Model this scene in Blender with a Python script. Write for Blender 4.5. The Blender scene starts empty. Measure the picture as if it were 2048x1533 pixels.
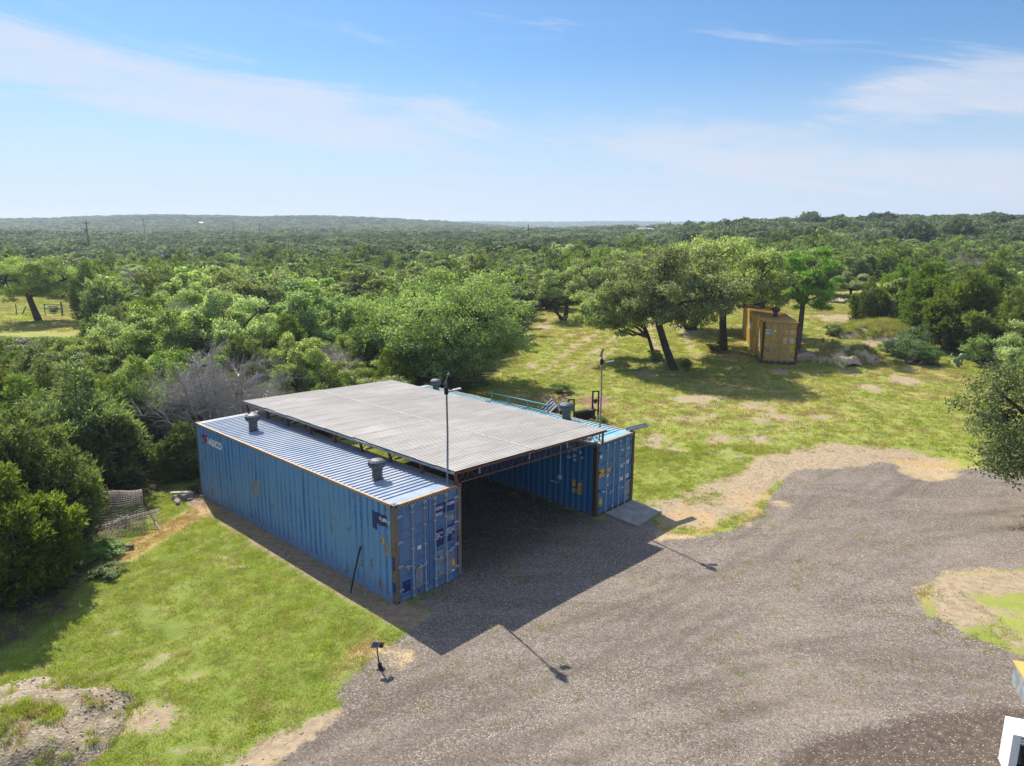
import bpy, bmesh, math, random
import numpy as np
from mathutils import Vector, Matrix

# ------------------------------------------------------------------ camera, light, exposure
scene = bpy.context.scene
CAM_F, CAM_PITCH, CAM_ROLL, CAM_H = 1451.35, 0.2082, 0.0061, 10.104
cam_data = bpy.data.cameras.new('camera')
cam_data.sensor_width = 36.0
cam_data.lens = CAM_F / 2048 * 36.0
cam_data.clip_start = 0.1
cam_data.clip_end = 30000
cam = bpy.data.objects.new('camera', cam_data)
scene.collection.objects.link(cam)
cam.location = (0, 0, CAM_H)
cam.rotation_euler = (Matrix.Rotation(math.pi/2 - CAM_PITCH, 3, 'X') @ Matrix.Rotation(CAM_ROLL, 3, 'Z')).to_euler()
scene.camera = cam

SUN_AZ = math.atan2(-0.53, 0.85)        # direction towards the sun: x = sin, y = cos
SUN_EL = math.radians(46.5)
sun_dir = Vector((math.sin(SUN_AZ)*math.cos(SUN_EL), math.cos(SUN_AZ)*math.cos(SUN_EL), math.sin(SUN_EL)))
sl = bpy.data.lights.new('sun', 'SUN'); sl.energy = 3.45; sl.angle = math.radians(0.55); sl.color = (1.0, 0.935, 0.83)
sun = bpy.data.objects.new('sun', sl); scene.collection.objects.link(sun)
sun.rotation_euler = sun_dir.to_track_quat('Z', 'Y').to_euler(); sun.location = (0, 0, 60)

world = bpy.data.worlds.new('World'); scene.world = world; world.use_nodes = True
wt = world.node_tree; wt.nodes.clear()
def wn(t, **k):
    n = wt.nodes.new(t)
    for a, b in k.items(): setattr(n, a, b)
    return n
def wmath(op, a, b=None, c=None, clamp=False):
    n = wn('ShaderNodeMath', operation=op); n.use_clamp = clamp
    for i, v in enumerate((a, b, c)):
        if v is None: continue
        if isinstance(v, (int, float)): n.inputs[i].default_value = v
        else: wt.links.new(v, n.inputs[i])
    return n.outputs[0]
sky = wn('ShaderNodeTexSky', sky_type='NISHITA'); sky.sun_disc = False
sky.sun_elevation = SUN_EL; sky.sun_rotation = SUN_AZ
sky.altitude = 300; sky.air_density = 1.0; sky.dust_density = 0.6; sky.ozone_density = 2.2
geo = wn('ShaderNodeNewGeometry'); sep = wn('ShaderNodeSeparateXYZ')
tcw = wn('ShaderNodeTexCoord'); wt.links.new(tcw.outputs['Generated'], sep.inputs[0])
zz = wmath('MAXIMUM', sep.outputs[2], 0.0)
el = wmath('ARCSINE', zz); az_ = wmath('ARCTAN2', sep.outputs[0], sep.outputs[1])
slant = wmath('MULTIPLY_ADD', az_, 0.115, el)                       # cirrus streaks sink towards the right
cmb = wn('ShaderNodeCombineXYZ'); wt.links.new(wmath('MULTIPLY', az_, 1.9), cmb.inputs[0]); wt.links.new(wmath('MULTIPLY', slant, 11.0), cmb.inputs[1])
def wnoise(scale, detail, rough, dist, loc):
    mp = wn('ShaderNodeMapping'); mp.inputs['Location'].default_value = loc; wt.links.new(cmb.outputs[0], mp.inputs[0])
    n = wn('ShaderNodeTexNoise'); n.inputs['Scale'].default_value = scale; n.inputs['Detail'].default_value = detail; n.inputs['Roughness'].default_value = rough; n.inputs['Distortion'].default_value = dist
    wt.links.new(mp.outputs[0], n.inputs[0]); return n.outputs[0]
def wramp(x, a, b, lo, hi):
    n = wn('ShaderNodeMapRange'); n.interpolation_type = 'SMOOTHSTEP'
    if isinstance(x, (int, float)): n.inputs[0].default_value = x
    else: wt.links.new(x, n.inputs[0])
    for k, v in zip((1, 2, 3, 4), (a, b, lo, hi)): n.inputs[k].default_value = v
    return n.outputs[0]
band = wramp(wmath('ABSOLUTE', wmath('SUBTRACT', slant, 0.124)), 0.070, 0.0, 0.0, 1.0)
low = wramp(el, 0.13, 0.0, 0.0, 0.55)
c1 = wmath('ADD', wmath('MULTIPLY', wnoise(1.7, 9, .66, .8, (2.3, .4, 0)), .75), wmath('MULTIPLY', wnoise(.55, 3, .5, .3, (5.1, 1.7, 0)), .55))
patch_ = wmath('MULTIPLY', wramp(wmath('ABSOLUTE', wmath('SUBTRACT', az_, .55)), .26, .05, 0, 1), wramp(wmath('ABSOLUTE', wmath('SUBTRACT', el, .150)), .055, .0, 0, 1))
thr = wmath('SUBTRACT', c1, wmath('SUBTRACT', .735, wmath('MULTIPLY', wmath('MAXIMUM', wmath('MAXIMUM', wmath('MAXIMUM', band, low), patch_), wramp(el, .36, .7, 0, .75)), .27)))  # last term adds high clouds out of view as fill light
cl = wramp(thr, -.01, .16, 0.0, .85)
fine = wramp(wnoise(4.5, 6, .65, 1.2, (0, 0, 0)), .35, .7, .65, 1.0)
cl = wmath('MULTIPLY', cl, fine)
veil = wn('ShaderNodeMapRange'); wt.links.new(zz, veil.inputs[0]); veil.interpolation_type = 'SMOOTHSTEP'
veil.inputs[1].default_value = 0.23; veil.inputs[2].default_value = 0.0; veil.inputs[3].default_value = 0.0; veil.inputs[4].default_value = 0.95
tmx = wn('ShaderNodeMix', data_type='RGBA'); wt.links.new(wramp(el, .33, 1.0, 0, 1), tmx.inputs[0]); tmx.inputs[6].default_value = (0.185, 0.285, 0.365, 1); tmx.inputs[7].default_value = (0.42, 0.54, 0.70, 1)  # tint lifted above the view, added to brighten the shade
tint = wn('ShaderNodeMix', data_type='RGBA', blend_type='MULTIPLY'); tint.inputs[0].default_value = 1.0
wt.links.new(sky.outputs[0], tint.inputs[6]); wt.links.new(tmx.outputs[2], tint.inputs[7])
vm = wn('ShaderNodeMix', data_type='RGBA'); wt.links.new(veil.outputs[0], vm.inputs[0]); wt.links.new(tint.outputs[2], vm.inputs[6]); vm.inputs[7].default_value = (1.90, 2.22, 2.68, 1)
mx = wn('ShaderNodeMix', data_type='RGBA'); wt.links.new(cl, mx.inputs[0]); wt.links.new(vm.outputs[2], mx.inputs[6])
mx.inputs[7].default_value = (2.12, 2.24, 2.56, 1)
bg = wn('ShaderNodeBackground'); bg.inputs[1].default_value = 0.15; wt.links.new(mx.outputs[2], bg.inputs[0])
wo = wn('ShaderNodeOutputWorld'); wt.links.new(bg.outputs[0], wo.inputs[0])
scene.view_settings.view_transform = 'Standard'; scene.view_settings.look = 'None'
scene.view_settings.gamma = 1; scene.view_settings.use_curve_mapping = False
scene.view_settings.exposure = 1.2
scene.cycles.use_denoising = True; scene.cycles.max_bounces = 8; scene.cycles.diffuse_bounces = 4; scene.cycles.transmission_bounces = 5; scene.cycles.volume_bounces = 0
scene.cycles.volume_step_rate = 5

# ------------------------------------------------------------------ calibration helpers (pixels of the photograph -> places)
_c, _s = math.cos(CAM_PITCH), math.sin(CAM_PITCH)
def ray(x, y):
    a, b = x-1024, y-766.5
    cr_, sr_ = math.cos(CAM_ROLL), math.sin(CAM_ROLL)
    u = cr_*a+sr_*b; v = -sr_*a+cr_*b
    return np.array([u, _c*CAM_F+_s*(-v), -_s*CAM_F+_c*(-v)])
def sst(a, b, x): t = np.clip((x-a)/(b-a), 0, 1); return t*t*(3-2*t)
def vnoise(x, y, seed=0):
    x = np.asarray(x, float); y = np.asarray(y, float)
    xi = np.floor(x).astype(np.int64); yi = np.floor(y).astype(np.int64)
    fx = x-xi; fy = y-yi; fx = fx*fx*(3-2*fx); fy = fy*fy*(3-2*fy)
    def h(i, j):
        n = (i*374761393+j*668265263+seed*1442695041) & 0xffffffff
        n = ((n ^ (n >> 13))*1274126177) & 0xffffffff
        return ((n ^ (n >> 16)) & 0xffff)/65535.0
    return (h(xi, yi)*(1-fx)+h(xi+1, yi)*fx)*(1-fy)+(h(xi, yi+1)*(1-fx)+h(xi+1, yi+1)*fx)*fy
def terrain(x, y):
    x = np.asarray(x, float); y = np.asarray(y, float)
    az = x/np.maximum(y, 5.0)
    h = -0.28*np.exp(-((x-5)/4.5)**2-((y-24.5)/6)**2)
    s = np.logaddexp(0, (y-31)/6)*6
    s = 200*(1-np.exp(-s/200))
    k = np.interp(az, [-.8, -.35, 0, .18, .32, .5, .9], [.004, .006, .018, .030, .043, .047, .048])
    h = h+s*k
    h = h+3.0*np.exp(-((y-235)/85)**2)*sst(.16, .36, az)
    A = np.interp(az, [-1, -.70, -.60, -.5, -.36, -.22, -.10, -.05, .03], [12, 14, 17.5, 21.5, 21.5, 18.5, 13, 9, 0])
    A = A*(1+.10*(vnoise(az*14+9, 0*az, 3)-.5))
    h = h+A*np.exp(-((y-1150)/290)**2)
    h = h+26*np.exp(-((y-2700)/500)**2)*sst(-.25, -.08, az)*(1+.12*(vnoise(az*18, 0*az, 5)-.5))
    far = sst(60, 200, np.hypot(x, y))
    h = h+far*3.0*(vnoise(x/95, y/95, 7)-.5)
    near = 1-sst(40, 120, np.hypot(x, y))
    inside = np.exp(-(((x+.5)/9)**4)-(((y-24)/9)**4))
    h = h+(1-inside)*near*(0.16*(vnoise(x/3.1, y/3.1, 11)-.5)+0.05*(vnoise(x/.9, y/.9, 12)-.5))
    # rutted strip where the gravel meets the lawn
    return h
def G(x, y, dz=0.0):
    d = ray(x, y); t = (-CAM_H)/d[2] if d[2] < 0 else 300/d[1]
    for _ in range(25):
        p = d*t
        z = float(terrain(p[0], p[1]))+dz
        tn = (z-CAM_H)/d[2]
        t = t*.4+tn*.6
    p = d*t
    return Vector((p[0], p[1], float(terrain(p[0], p[1]))))
def AT(x, y, Y):
    d = ray(x, y)*(Y/ray(x, y)[1]); return Vector((d[0], d[1], d[2]+CAM_H))
def T(x, y): return float(terrain(x, y))

# ------------------------------------------------------------------ object helpers
COL = scene.collection
def tag(o, label=None, cat=None, group=None, kind=None):
    if label: o['label'] = label
    if cat: o['category'] = cat
    if group: o['group'] = group
    if kind: o['kind'] = kind
    return o
def empty(name, loc=(0, 0, 0), rz=0.0):
    o = bpy.data.objects.new(name, None); o.location = loc; o.rotation_euler = (0, 0, rz); o.empty_display_size = .3
    COL.objects.link(o); return o
def link(name, me, parent=None, m=None):
    o = bpy.data.objects.new(name, me); COL.objects.link(o)
    if parent: o.parent = parent
    if m and not me.materials: me.materials.append(m)
    return o
def copy_tree(o, parent=None):
    c = o.copy(); COL.objects.link(c)
    if parent: c.parent = parent
    for ch in list(o.children): copy_tree(ch, c)
    return c
class MB:
    def __init__(s): s.v = []; s.f = []; s.smooth = []
    def add(s, vs, fs, sm=False):
        b = len(s.v); s.v += [tuple(v) for v in vs]; s.f += [tuple(i+b for i in f) for f in fs]; s.smooth += [sm]*len(fs)
        return s
    def box(s, x0, x1, y0, y1, z0, z1):
        vs = [(x0,y0,z0),(x1,y0,z0),(x1,y1,z0),(x0,y1,z0),(x0,y0,z1),(x1,y0,z1),(x1,y1,z1),(x0,y1,z1)]
        return s.add(vs, [(0,3,2,1),(4,5,6,7),(0,1,5,4),(1,2,6,5),(2,3,7,6),(3,0,4,7)])
    def obox(s, c, ax, ay, az):   # centre and three half-axis vectors
        c, ax, ay, az = map(Vector, (c, ax, ay, az))
        vs = [c+ax*i+ay*j+az*k for k in (-1,1) for i, j in ((-1,-1),(1,-1),(1,1),(-1,1))]
        return s.add(vs, [(0,3,2,1),(4,5,6,7),(0,1,5,4),(1,2,6,5),(2,3,7,6),(3,0,4,7)])
    def bar(s, p0, p1, w, h=None, up=(0,0,1)):
        p0, p1 = Vector(p0), Vector(p1); h = h or w; d = p1-p0; L = d.length
        if L < 1e-6: return s
        d.normalize(); u = Vector(up)
        if abs(d.dot(u)) > .95: u = Vector((1, 0, 0))
        x = d.cross(u).normalized(); y = x.cross(d)
        return s.obox((p0+p1)/2, x*w/2, y*h/2, d*L/2)
    def tube(s, pts, rs, n=8, cap=True, sm=True):
        pts = [Vector(p) for p in pts]
        if isinstance(rs, (int, float)): rs = [rs]*len(pts)
        b = []; 
        for i, p in enumerate(pts):
            d = (pts[min(i+1, len(pts)-1)]-pts[max(i-1, 0)])
            d = d.normalized() if d.length > 1e-9 else Vector((0,0,1))
            u = Vector((0, 0, 1)) if abs(d.z) < .9 else Vector((1, 0, 0))
            x = d.cross(u).normalized(); y = x.cross(d)
            b += [p+(x*math.cos(2*math.pi*k/n)+y*math.sin(2*math.pi*k/n))*rs[i] for k in range(n)]
        f = [(i*n+k, i*n+(k+1)%n, (i+1)*n+(k+1)%n, (i+1)*n+k) for i in range(len(pts)-1) for k in range(n)]
        if cap: f += [tuple(range(n)), tuple((len(pts)-1)*n+k for k in reversed(range(n)))]
        return s.add(b, f, sm)
    def lathe(s, prof, c=(0,0,0), n=20, wob=None):
        vs = []
        for r, z in prof:
            for k in range(n):
                a = 2*math.pi*k/n; rr = r*(1+(wob(k, z) if wob else 0))
                vs.append((c[0]+rr*math.cos(a), c[1]+rr*math.sin(a), c[2]+z))
        f = [(i*n+k, i*n+(k+1)%n, (i+1)*n+(k+1)%n, (i+1)*n+k) for i in range(len(prof)-1) for k in range(n)]
        f += [tuple(reversed(range(n))), tuple((len(prof)-1)*n+k for k in range(n))]
        return s.add(vs, f, False)
    def mesh(s, name, m=None):
        me = bpy.data.meshes.new(name); me.from_pydata(s.v, [], s.f)
        me.polygons.foreach_set('use_smooth', s.smooth)
        if m: me.materials.append(m)
        me.validate(); me.update(); return me
    def build(s, name, m, parent=None): return link(name, s.mesh(name, m), parent)

def quad_mesh(name, q, tone, m, smooth=False, k=4):
    """q: (N,k,3) faces; tone: per-face value"""
    n = len(q); me = bpy.data.meshes.new(name)
    me.vertices.add(n*k); me.vertices.foreach_set('co', np.ascontiguousarray(q, dtype=np.float32).ravel())
    me.loops.add(n*k); me.loops.foreach_set('vertex_index', np.arange(n*k, dtype=np.int32))
    me.polygons.add(n); me.polygons.foreach_set('loop_start', np.arange(0, n*k, k, dtype=np.int32))
    a = me.attributes.new('tone', 'FLOAT', 'FACE'); a.data.foreach_set('value', np.asarray(tone, dtype=np.float32))
    me.update(calc_edges=True); me.materials.append(m); return me

# ------------------------------------------------------------------ materials
class NT:
    def __init__(s, name):
        s.m = bpy.data.materials.new(name); s.m.use_nodes = True; s.t = s.m.node_tree; s.t.nodes.clear()
        s.out = s.n('ShaderNodeOutputMaterial'); s.b = s.n('ShaderNodeBsdfPrincipled'); s.l(s.b.outputs[0], s.out.inputs[0])
    def n(s, t, **k):
        n = s.t.nodes.new(t)
        for a, b in k.items(): setattr(n, a, b)
        return n
    def l(s, a, b): s.t.links.new(a, b)
    def put(s, sock, v):
        if isinstance(v, bpy.types.NodeSocket): s.l(v, sock)
        elif isinstance(v, tuple) and len(v) == 3 and sock.type == 'RGBA': sock.default_value = (*v, 1)
        else: sock.default_value = v
    def math(s, op, a, b=None, c=None, clamp=False):
        n = s.n('ShaderNodeMath', operation=op); n.use_clamp = clamp
        for i, v in enumerate((a, b, c)):
            if v is not None: s.put(n.inputs[i], v)
        return n.outputs[0]
    def coord(s, kind='Object', scale=(1,1,1), rot=(0,0,0), loc=(0,0,0)):
        tc = s.n('ShaderNodeTexCoord'); mp = s.n('ShaderNodeMapping')
        s.l(tc.outputs[kind], mp.inputs[0]); mp.inputs['Scale'].default_value = scale; mp.inputs['Rotation'].default_value = rot; mp.inputs['Location'].default_value = loc
        return mp.outputs[0]
    def pos(s, scale=(1,1,1), rot=(0,0,0)):
        g = s.n('ShaderNodeNewGeometry'); mp = s.n('ShaderNodeMapping'); s.l(g.outputs['Position'], mp.inputs[0])
        mp.inputs['Scale'].default_value = scale; mp.inputs['Rotation'].default_value = rot; return mp.outputs[0]
    def noise(s, v, scale, detail=4, rough=.55, dist=0, out=0):
        n = s.n('ShaderNodeTexNoise'); s.l(v, n.inputs['Vector']); n.inputs['Scale'].default_value = scale
        n.inputs['Detail'].default_value = detail; n.inputs['Roughness'].default_value = rough; n.inputs['Distortion'].default_value = dist
        return n.outputs[out]
    def voro(s, v, scale, feature='F1', out=0, rnd=1):
        n = s.n('ShaderNodeTexVoronoi', feature=feature); s.l(v, n.inputs['Vector']); n.inputs['Scale'].default_value = scale
        n.inputs['Randomness'].default_value = rnd
        return n.outputs[out]
    def ramp(s, x, a, b, lo=0.0, hi=1.0):
        n = s.n('ShaderNodeMapRange'); n.interpolation_type = 'SMOOTHSTEP'
        s.put(n.inputs[0], x); n.inputs[1].default_value = a; n.inputs[2].default_value = b; n.inputs[3].default_value = lo; n.inputs[4].default_value = hi
        return n.outputs[0]
    def mix(s, f, a, b, mode='MIX'):
        n = s.n('ShaderNodeMix', data_type='RGBA', blend_type=mode); s.put(n.inputs[0], f); s.put(n.inputs[6], a); s.put(n.inputs[7], b)
        return n.outputs[2]
    def attr(s, name, out=2):
        n = s.n('ShaderNodeAttribute', attribute_name=name); return n.outputs[out]
    def bump(s, h, strength=.3, dist=.02):
        n = s.n('ShaderNodeBump'); n.inputs['Strength'].default_value = strength; n.inputs['Distance'].default_value = dist
        s.l(h, n.inputs['Height']); s.l(n.outputs[0], s.b.inputs['Normal'])
    def set(s, **k):
        for a, v in k.items(): s.put(s.b.inputs[a.replace('_', ' ')], v)
        return s
def plain(name, col, rough=.6, metal=0.0, var=.25, scale=6.0, bump=0.0):
    t = NT(name); p = t.coord()
    n = t.noise(p, scale, 5)
    c2 = tuple(max(0, c*(1-var)) for c in col); c3 = tuple(min(1, c*(1+var)) for c in col)
    t.set(Base_Color=t.mix(t.ramp(n, .3, .7), c2, c3), Roughness=rough, Metallic=metal)
    if bump: t.bump(t.noise(p, scale*6, 4), bump, .01)
    return t.m
CW_ = 2.438
RUST = (.16, .055, .02); RUST2 = (.30, .14, .06)
def paint(name, col, fade, rust=.5, streak=True, rough=.45, chalk=.5, lo=.62, crest=0.0):
    """weathered container paint: sun-faded patches, vertical run marks, rust spots"""
    t = NT(name); p = t.coord()
    ps = t.coord(scale=(3.0, 3.0, .22)) if streak else t.coord(scale=(1, 1, 1))
    f1 = t.noise(ps, 1.6, 6, .6); f2 = t.noise(p, .55, 3); f3 = t.noise(p, 9, 5, .6)
    fm = t.math('MULTIPLY_ADD', f1, .9, t.math('MULTIPLY_ADD', f2, .6, t.math('MULTIPLY', f3, .25)))
    if crest:      # outward faces are rubbed and sun-bleached; groove shade is put into this colour too
        sp = t.n('ShaderNodeSeparateXYZ'); t.l(t.coord(), sp.inputs[0])
        cm = t.ramp(t.math('ABSOLUTE', t.math('SUBTRACT', sp.outputs[0], CW_/2)), CW_/2-.030, CW_/2-.004, 0, crest)
        fm = t.math('ADD', fm, cm)
    c = t.mix(t.ramp(fm, .62, 1.05, 0, chalk), col, fade)
    if streak:
        sz_ = t.n('ShaderNodeSeparateXYZ'); t.l(t.coord(), sz_.inputs[0])
        low_ = t.math('MULTIPLY', t.ramp(t.math('MULTIPLY_ADD', f3, .5, sz_.outputs[2]), .95, .25), t.ramp(f1, .35, .65, .3, 1.0))
        c = t.mix(t.math('MULTIPLY', low_, .45), c, (.20, .17, .14))
    r1 = t.noise(ps, 3.4, 7, .65, .3); r2 = t.noise(p, 2.1, 5, .7)
    rm = t.math('MULTIPLY_ADD', r1, .6, t.math('MULTIPLY', r2, .5))
    rmask = t.ramp(rm, lo+.10, lo+.16, 0, rust)
    rc = t.mix(t.ramp(f3, .35, .65), RUST, RUST2)
    c = t.mix(rmask, c, rc)
    t.set(Base_Color=c, Roughness=t.math('MULTIPLY_ADD', f3, .3, rough-.1), Metallic=0.0)
    t.b.inputs['Specular IOR Level'].default_value = .35
    t.bump(t.math('ADD', f3, rmask), .15, .006)
    return t.m
M = {}
M['blue_side'] = paint('blue_side_paint', (.016, .145, .47), (.19, .37, .58), .95, lo=.512, chalk=.85, crest=.33)
M['blue_roof'] = paint('blue_roof_paint', (.21, .285, .395), (.35, .39, .45), .5, streak=False, lo=.60, rough=.5, chalk=.9)
M['blue_door'] = paint('blue_door_paint', (.075, .175, .35), (.21, .30, .42), .45, lo=.58)
M['teal_side'] = paint('teal_side_paint', (.006, .110, .29), (.05, .23, .37), .5, lo=.58, crest=.25)
M['teal_roof'] = paint('teal_roof_paint', (.17, .38, .45), (.33, .48, .53), .5, streak=False, lo=.59, chalk=.9)
M['teal_door'] = paint('teal_door_paint', (.03, .175, .37), (.10, .26, .39), .5, lo=.56)
M['ochre'] = paint('ochre_paint', (.56, .32, .05), (.62, .42, .14), .6, lo=.55)
M['ochre_roof'] = paint('ochre_roof_paint', (.42, .26, .06), (.34, .17, .06), .8, streak=False, lo=.56)
M['rustframe'] = paint('rusty_frame_paint', (.13, .12, .12), (.36, .27, .19), .85, lo=.44)
M['rustdark'] = paint('dark_rusty_steel', (.055, .030, .022), (.10, .05, .03), .6, lo=.5)
M['truss'] = paint('red_oxide_steel', (.13, .045, .030), (.20, .08, .05), .7, lo=.5)
M['rail'] = paint('pale_rusty_rail', (.50, .36, .24), (.45, .22, .10), .8, lo=.50)
M['gasket'] = plain('black_rubber', (.012, .012, .014), .8)
M['bar'] = paint('galvanised_bar', (.34, .38, .44), (.42, .42, .42), .6, lo=.56)
M['vent'] = plain('weathered_vent_metal', (.085, .09, .10), .55, .3, .35, 9)
M['pole'] = plain('grey_pole_steel', (.22, .24, .25), .45, .5, .2)
M['black'] = plain('black_steel', (.012, .012, .013), .5, .2, .3)
M['blackp'] = plain('black_plastic', (.015, .015, .017), .4)
M['white'] = plain('white_paint', (.78, .78, .76), .45, 0, .05)
M['letter'] = plain('worn_white_lettering', (.80, .81, .82), .55, 0, .12, 14)
M['navy'] = plain('navy_patch_paint', (.010, .030, .16), .5, 0, .35, 5)
M['red'] = plain('red_marking_paint', (.45, .02, .02), .5, 0, .2)
M['yellow'] = plain('yellow_sticker', (.75, .42, .03), .5, 0, .25, 9)
M['yellow2'] = plain('bright_yellow_sticker', (.80, .62, .02), .5, 0, .12, 9)
M['greyp'] = plain('grey_patch_paint', (.25, .27, .29), .6, 0, .25, 5)
M['bluepale'] = plain('blue_print', (.12, .38, .68), .5, 0, .2, 9)
M['concrete'] = plain('concrete', (.30, .29, .26), .9, 0, .2, 3.0, .3)
M['limestone'] = plain('pale_limestone', (.46, .42, .36), .95, 0, .25, 4.0, .5)
M['solar'] = plain('solar_cell', (.012, .018, .05), .12, .3, .2)
M['glass'] = plain('lamp_lens', (.55, .58, .60), .15, 0, .05)
M['wire'] = plain('galvanised_wire', (.30, .25, .21), .5, .4, .2)
M['teal_metal'] = paint('teal_painted_tube', (.03, .28, .28), (.12, .42, .42), .5, lo=.6)
M['wood'] = plain('weathered_wood', (.20, .15, .10), .9, 0, .3, 5)
M['deadwood'] = plain('bleached_dead_wood', (.30, .27, .25), .9, 0, .25, 3)
M['board'] = plain('yellow_sheathing', (.62, .36, .09), .7, 0, .08, 3)
M['tarp'] = plain('grey_tarp', (.16, .16, .18), .6, 0, .3, 4)
M['brownp'] = plain('brown_plastic', (.16, .09, .06), .5)
M['tin'] = plain('pale_tin_roof', (.62, .64, .66), .4, .2, .08)
M['lap'] = plain('pale_lap_sealant', (.42, .40, .37), .7, 0, .2, 12)
M['wall'] = plain('pale_wall', (.55, .55, .52), .8, 0, .08)
# hazard stripes
t = NT('hazard_stripe_paint'); p = t.coord(rot=(0, 0, 0)); sp = t.n('ShaderNodeSeparateXYZ'); t.l(p, sp.inputs[0])
w = t.math('FRACT', t.math('MULTIPLY', t.math('ADD', sp.outputs[0], sp.outputs[2]), 11.0))
t.set(Base_Color=t.mix(t.math('GREATER_THAN', w, .55), (.02, .02, .02), (.62, .47, .16)), Roughness=.6); M['hazard'] = t.m
# canopy sheet
t = NT('galvanised_roof_sheet'); p = t.coord(scale=(1, 1, 1)); pw = t.pos(); oi = t.n('ShaderNodeObjectInfo')
ps = t.pos(scale=(.5, .5, .5))
a1 = t.noise(pw, .45, 5, .6); a2 = t.noise(t.coord(scale=(.25, 4, 1)), 1.6, 6, .65); a3 = t.noise(pw, 14, 3)
c = t.mix(t.ramp(a1, .35, .70), (.345, .32, .28), (.49, .462, .415))
c = t.mix(t.ramp(a2, .46, .66, 0, .7), c, (.29, .26, .22))
c = t.mix(t.ramp(t.noise(pw, 1.1, 6, .7, 1.2), .66, .74, 0, .7), c, (.30, .13, .05))
c = t.mix(t.math('MULTIPLY', oi.outputs['Random'], .45), c, (.27, .25, .23))
c = t.mix(t.ramp(t.noise(t.coord(scale=(.35, 2.2, 1)), 2.6, 5, .7), .52, .66, 0, .45), c, (.24, .19, .15))
t.set(Base_Color=c, Roughness=t.math('MULTIPLY_ADD', a3, .25, .42), Metallic=0.0); M['sheet'] = t.m
# foliage
def leafmat(name, dark, light, trans=.35, rough=.5, spec=.3, tcol=None):
    t = NT(name); tone = t.attr('tone'); oi = t.n('ShaderNodeObjectInfo')
    k = t.math('MULTIPLY_ADD', t.math('SUBTRACT', oi.outputs['Random'], .5), .45, tone, clamp=True)
    c = t.mix(k, dark, light)
    hs = t.n('ShaderNodeHueSaturation'); t.l(c, hs.inputs['Color'])
    t.l(t.math('MULTIPLY_ADD', oi.outputs['Random'], .04, .48), hs.inputs['Hue'])
    t.l(t.math('MULTIPLY_ADD', t.math('FRACT', t.math('MULTIPLY', oi.outputs['Random'], 7.3)), .5, .72), hs.inputs['Saturation'])
    t.l(t.math('MULTIPLY_ADD', t.math('FRACT', t.math('MULTIPLY', oi.outputs['Random'], 13.7)), .5, .8), hs.inputs['Value'])
    c = hs.outputs[0]
    t.set(Base_Color=c, Roughness=rough); t.b.inputs['Specular IOR Level'].default_value = spec
    tr = t.n('ShaderNodeBsdfTranslucent'); t.l(t.mix(1.0, c, tcol or (1.25, 1.35, .55), 'MULTIPLY'), tr.inputs[0])
    ms = t.n('ShaderNodeMixShader'); ms.inputs[0].default_value = trans
    t.l(t.b.outputs[0], ms.inputs[1]); t.l(tr.outputs[0], ms.inputs[2]); t.l(ms.outputs[0], t.out.inputs[0])
    return t.m
M['oak'] = leafmat('live_oak_leaves', (.13, .165, .065), (.45, .52, .26), .55, .62, .2)
M['oakdeep'] = leafmat('green_oak_leaves', (.095, .14, .05), (.37, .46, .20), .55, .60, .22)
M['juniper'] = leafmat('juniper_sprays', (.052, .082, .022), (.25, .315, .085), .45, .6, .2)
M['oakfar'] = leafmat('far_oak_leaves', (.080, .110, .055), (.28, .34, .18), .35, .7, .1, (1.1, 1.2, .8))
M['juniperfar'] = leafmat('far_juniper_sprays', (.045, .072, .030), (.155, .21, .08), .30, .7, .1, (1.1, 1.2, .8))
M['oakright'] = leafmat('glossy_oak_leaves', (.05, .095, .025), (.30, .38, .13), .50, .55, .3)
M['bright'] = leafmat('fresh_green_leaves', (.08, .135, .032), (.28, .38, .11), .50, .5, .3)
M['grey'] = leafmat('bare_grey_twigs', (.40, .36, .31), (.74, .68, .60), .0, .9, .1, (1, 1, 1))
M['weed'] = leafmat('weed_leaves', (.06, .13, .035), (.22, .32, .14), .4, .5, .3)
M['grass'] = leafmat('grass_blades', (.14, .205, .024), (.47, .50, .12), .45, .6, .2, (1.2, 1.25, .5))
M['straw'] = leafmat('dry_grass_blades', (.36, .26, .11), (.60, .47, .26), .35, .8, .1, (1.1, 1, .8))
M['bark'] = plain('dark_oak_bark', (.060, .048, .040), .95, 0, .4, 7, .6)
M['barkgrey'] = plain('grey_bark', (.13, .11, .095), .95, 0, .35, 6, .6)
M['stone'] = leafmat('gravel_stones', (.10, .082, .068), (.70, .62, .50), .0, .85, .3, (1, 1, 1))
M['rock'] = leafmat('limestone_rubble', (.22, .18, .13), (.44, .38, .29), .0, .9, .2, (1, 1, 1))
M['cactus'] = plain('prickly_pear_skin', (.17, .26, .16), .5, 0, .2, 6)
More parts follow.
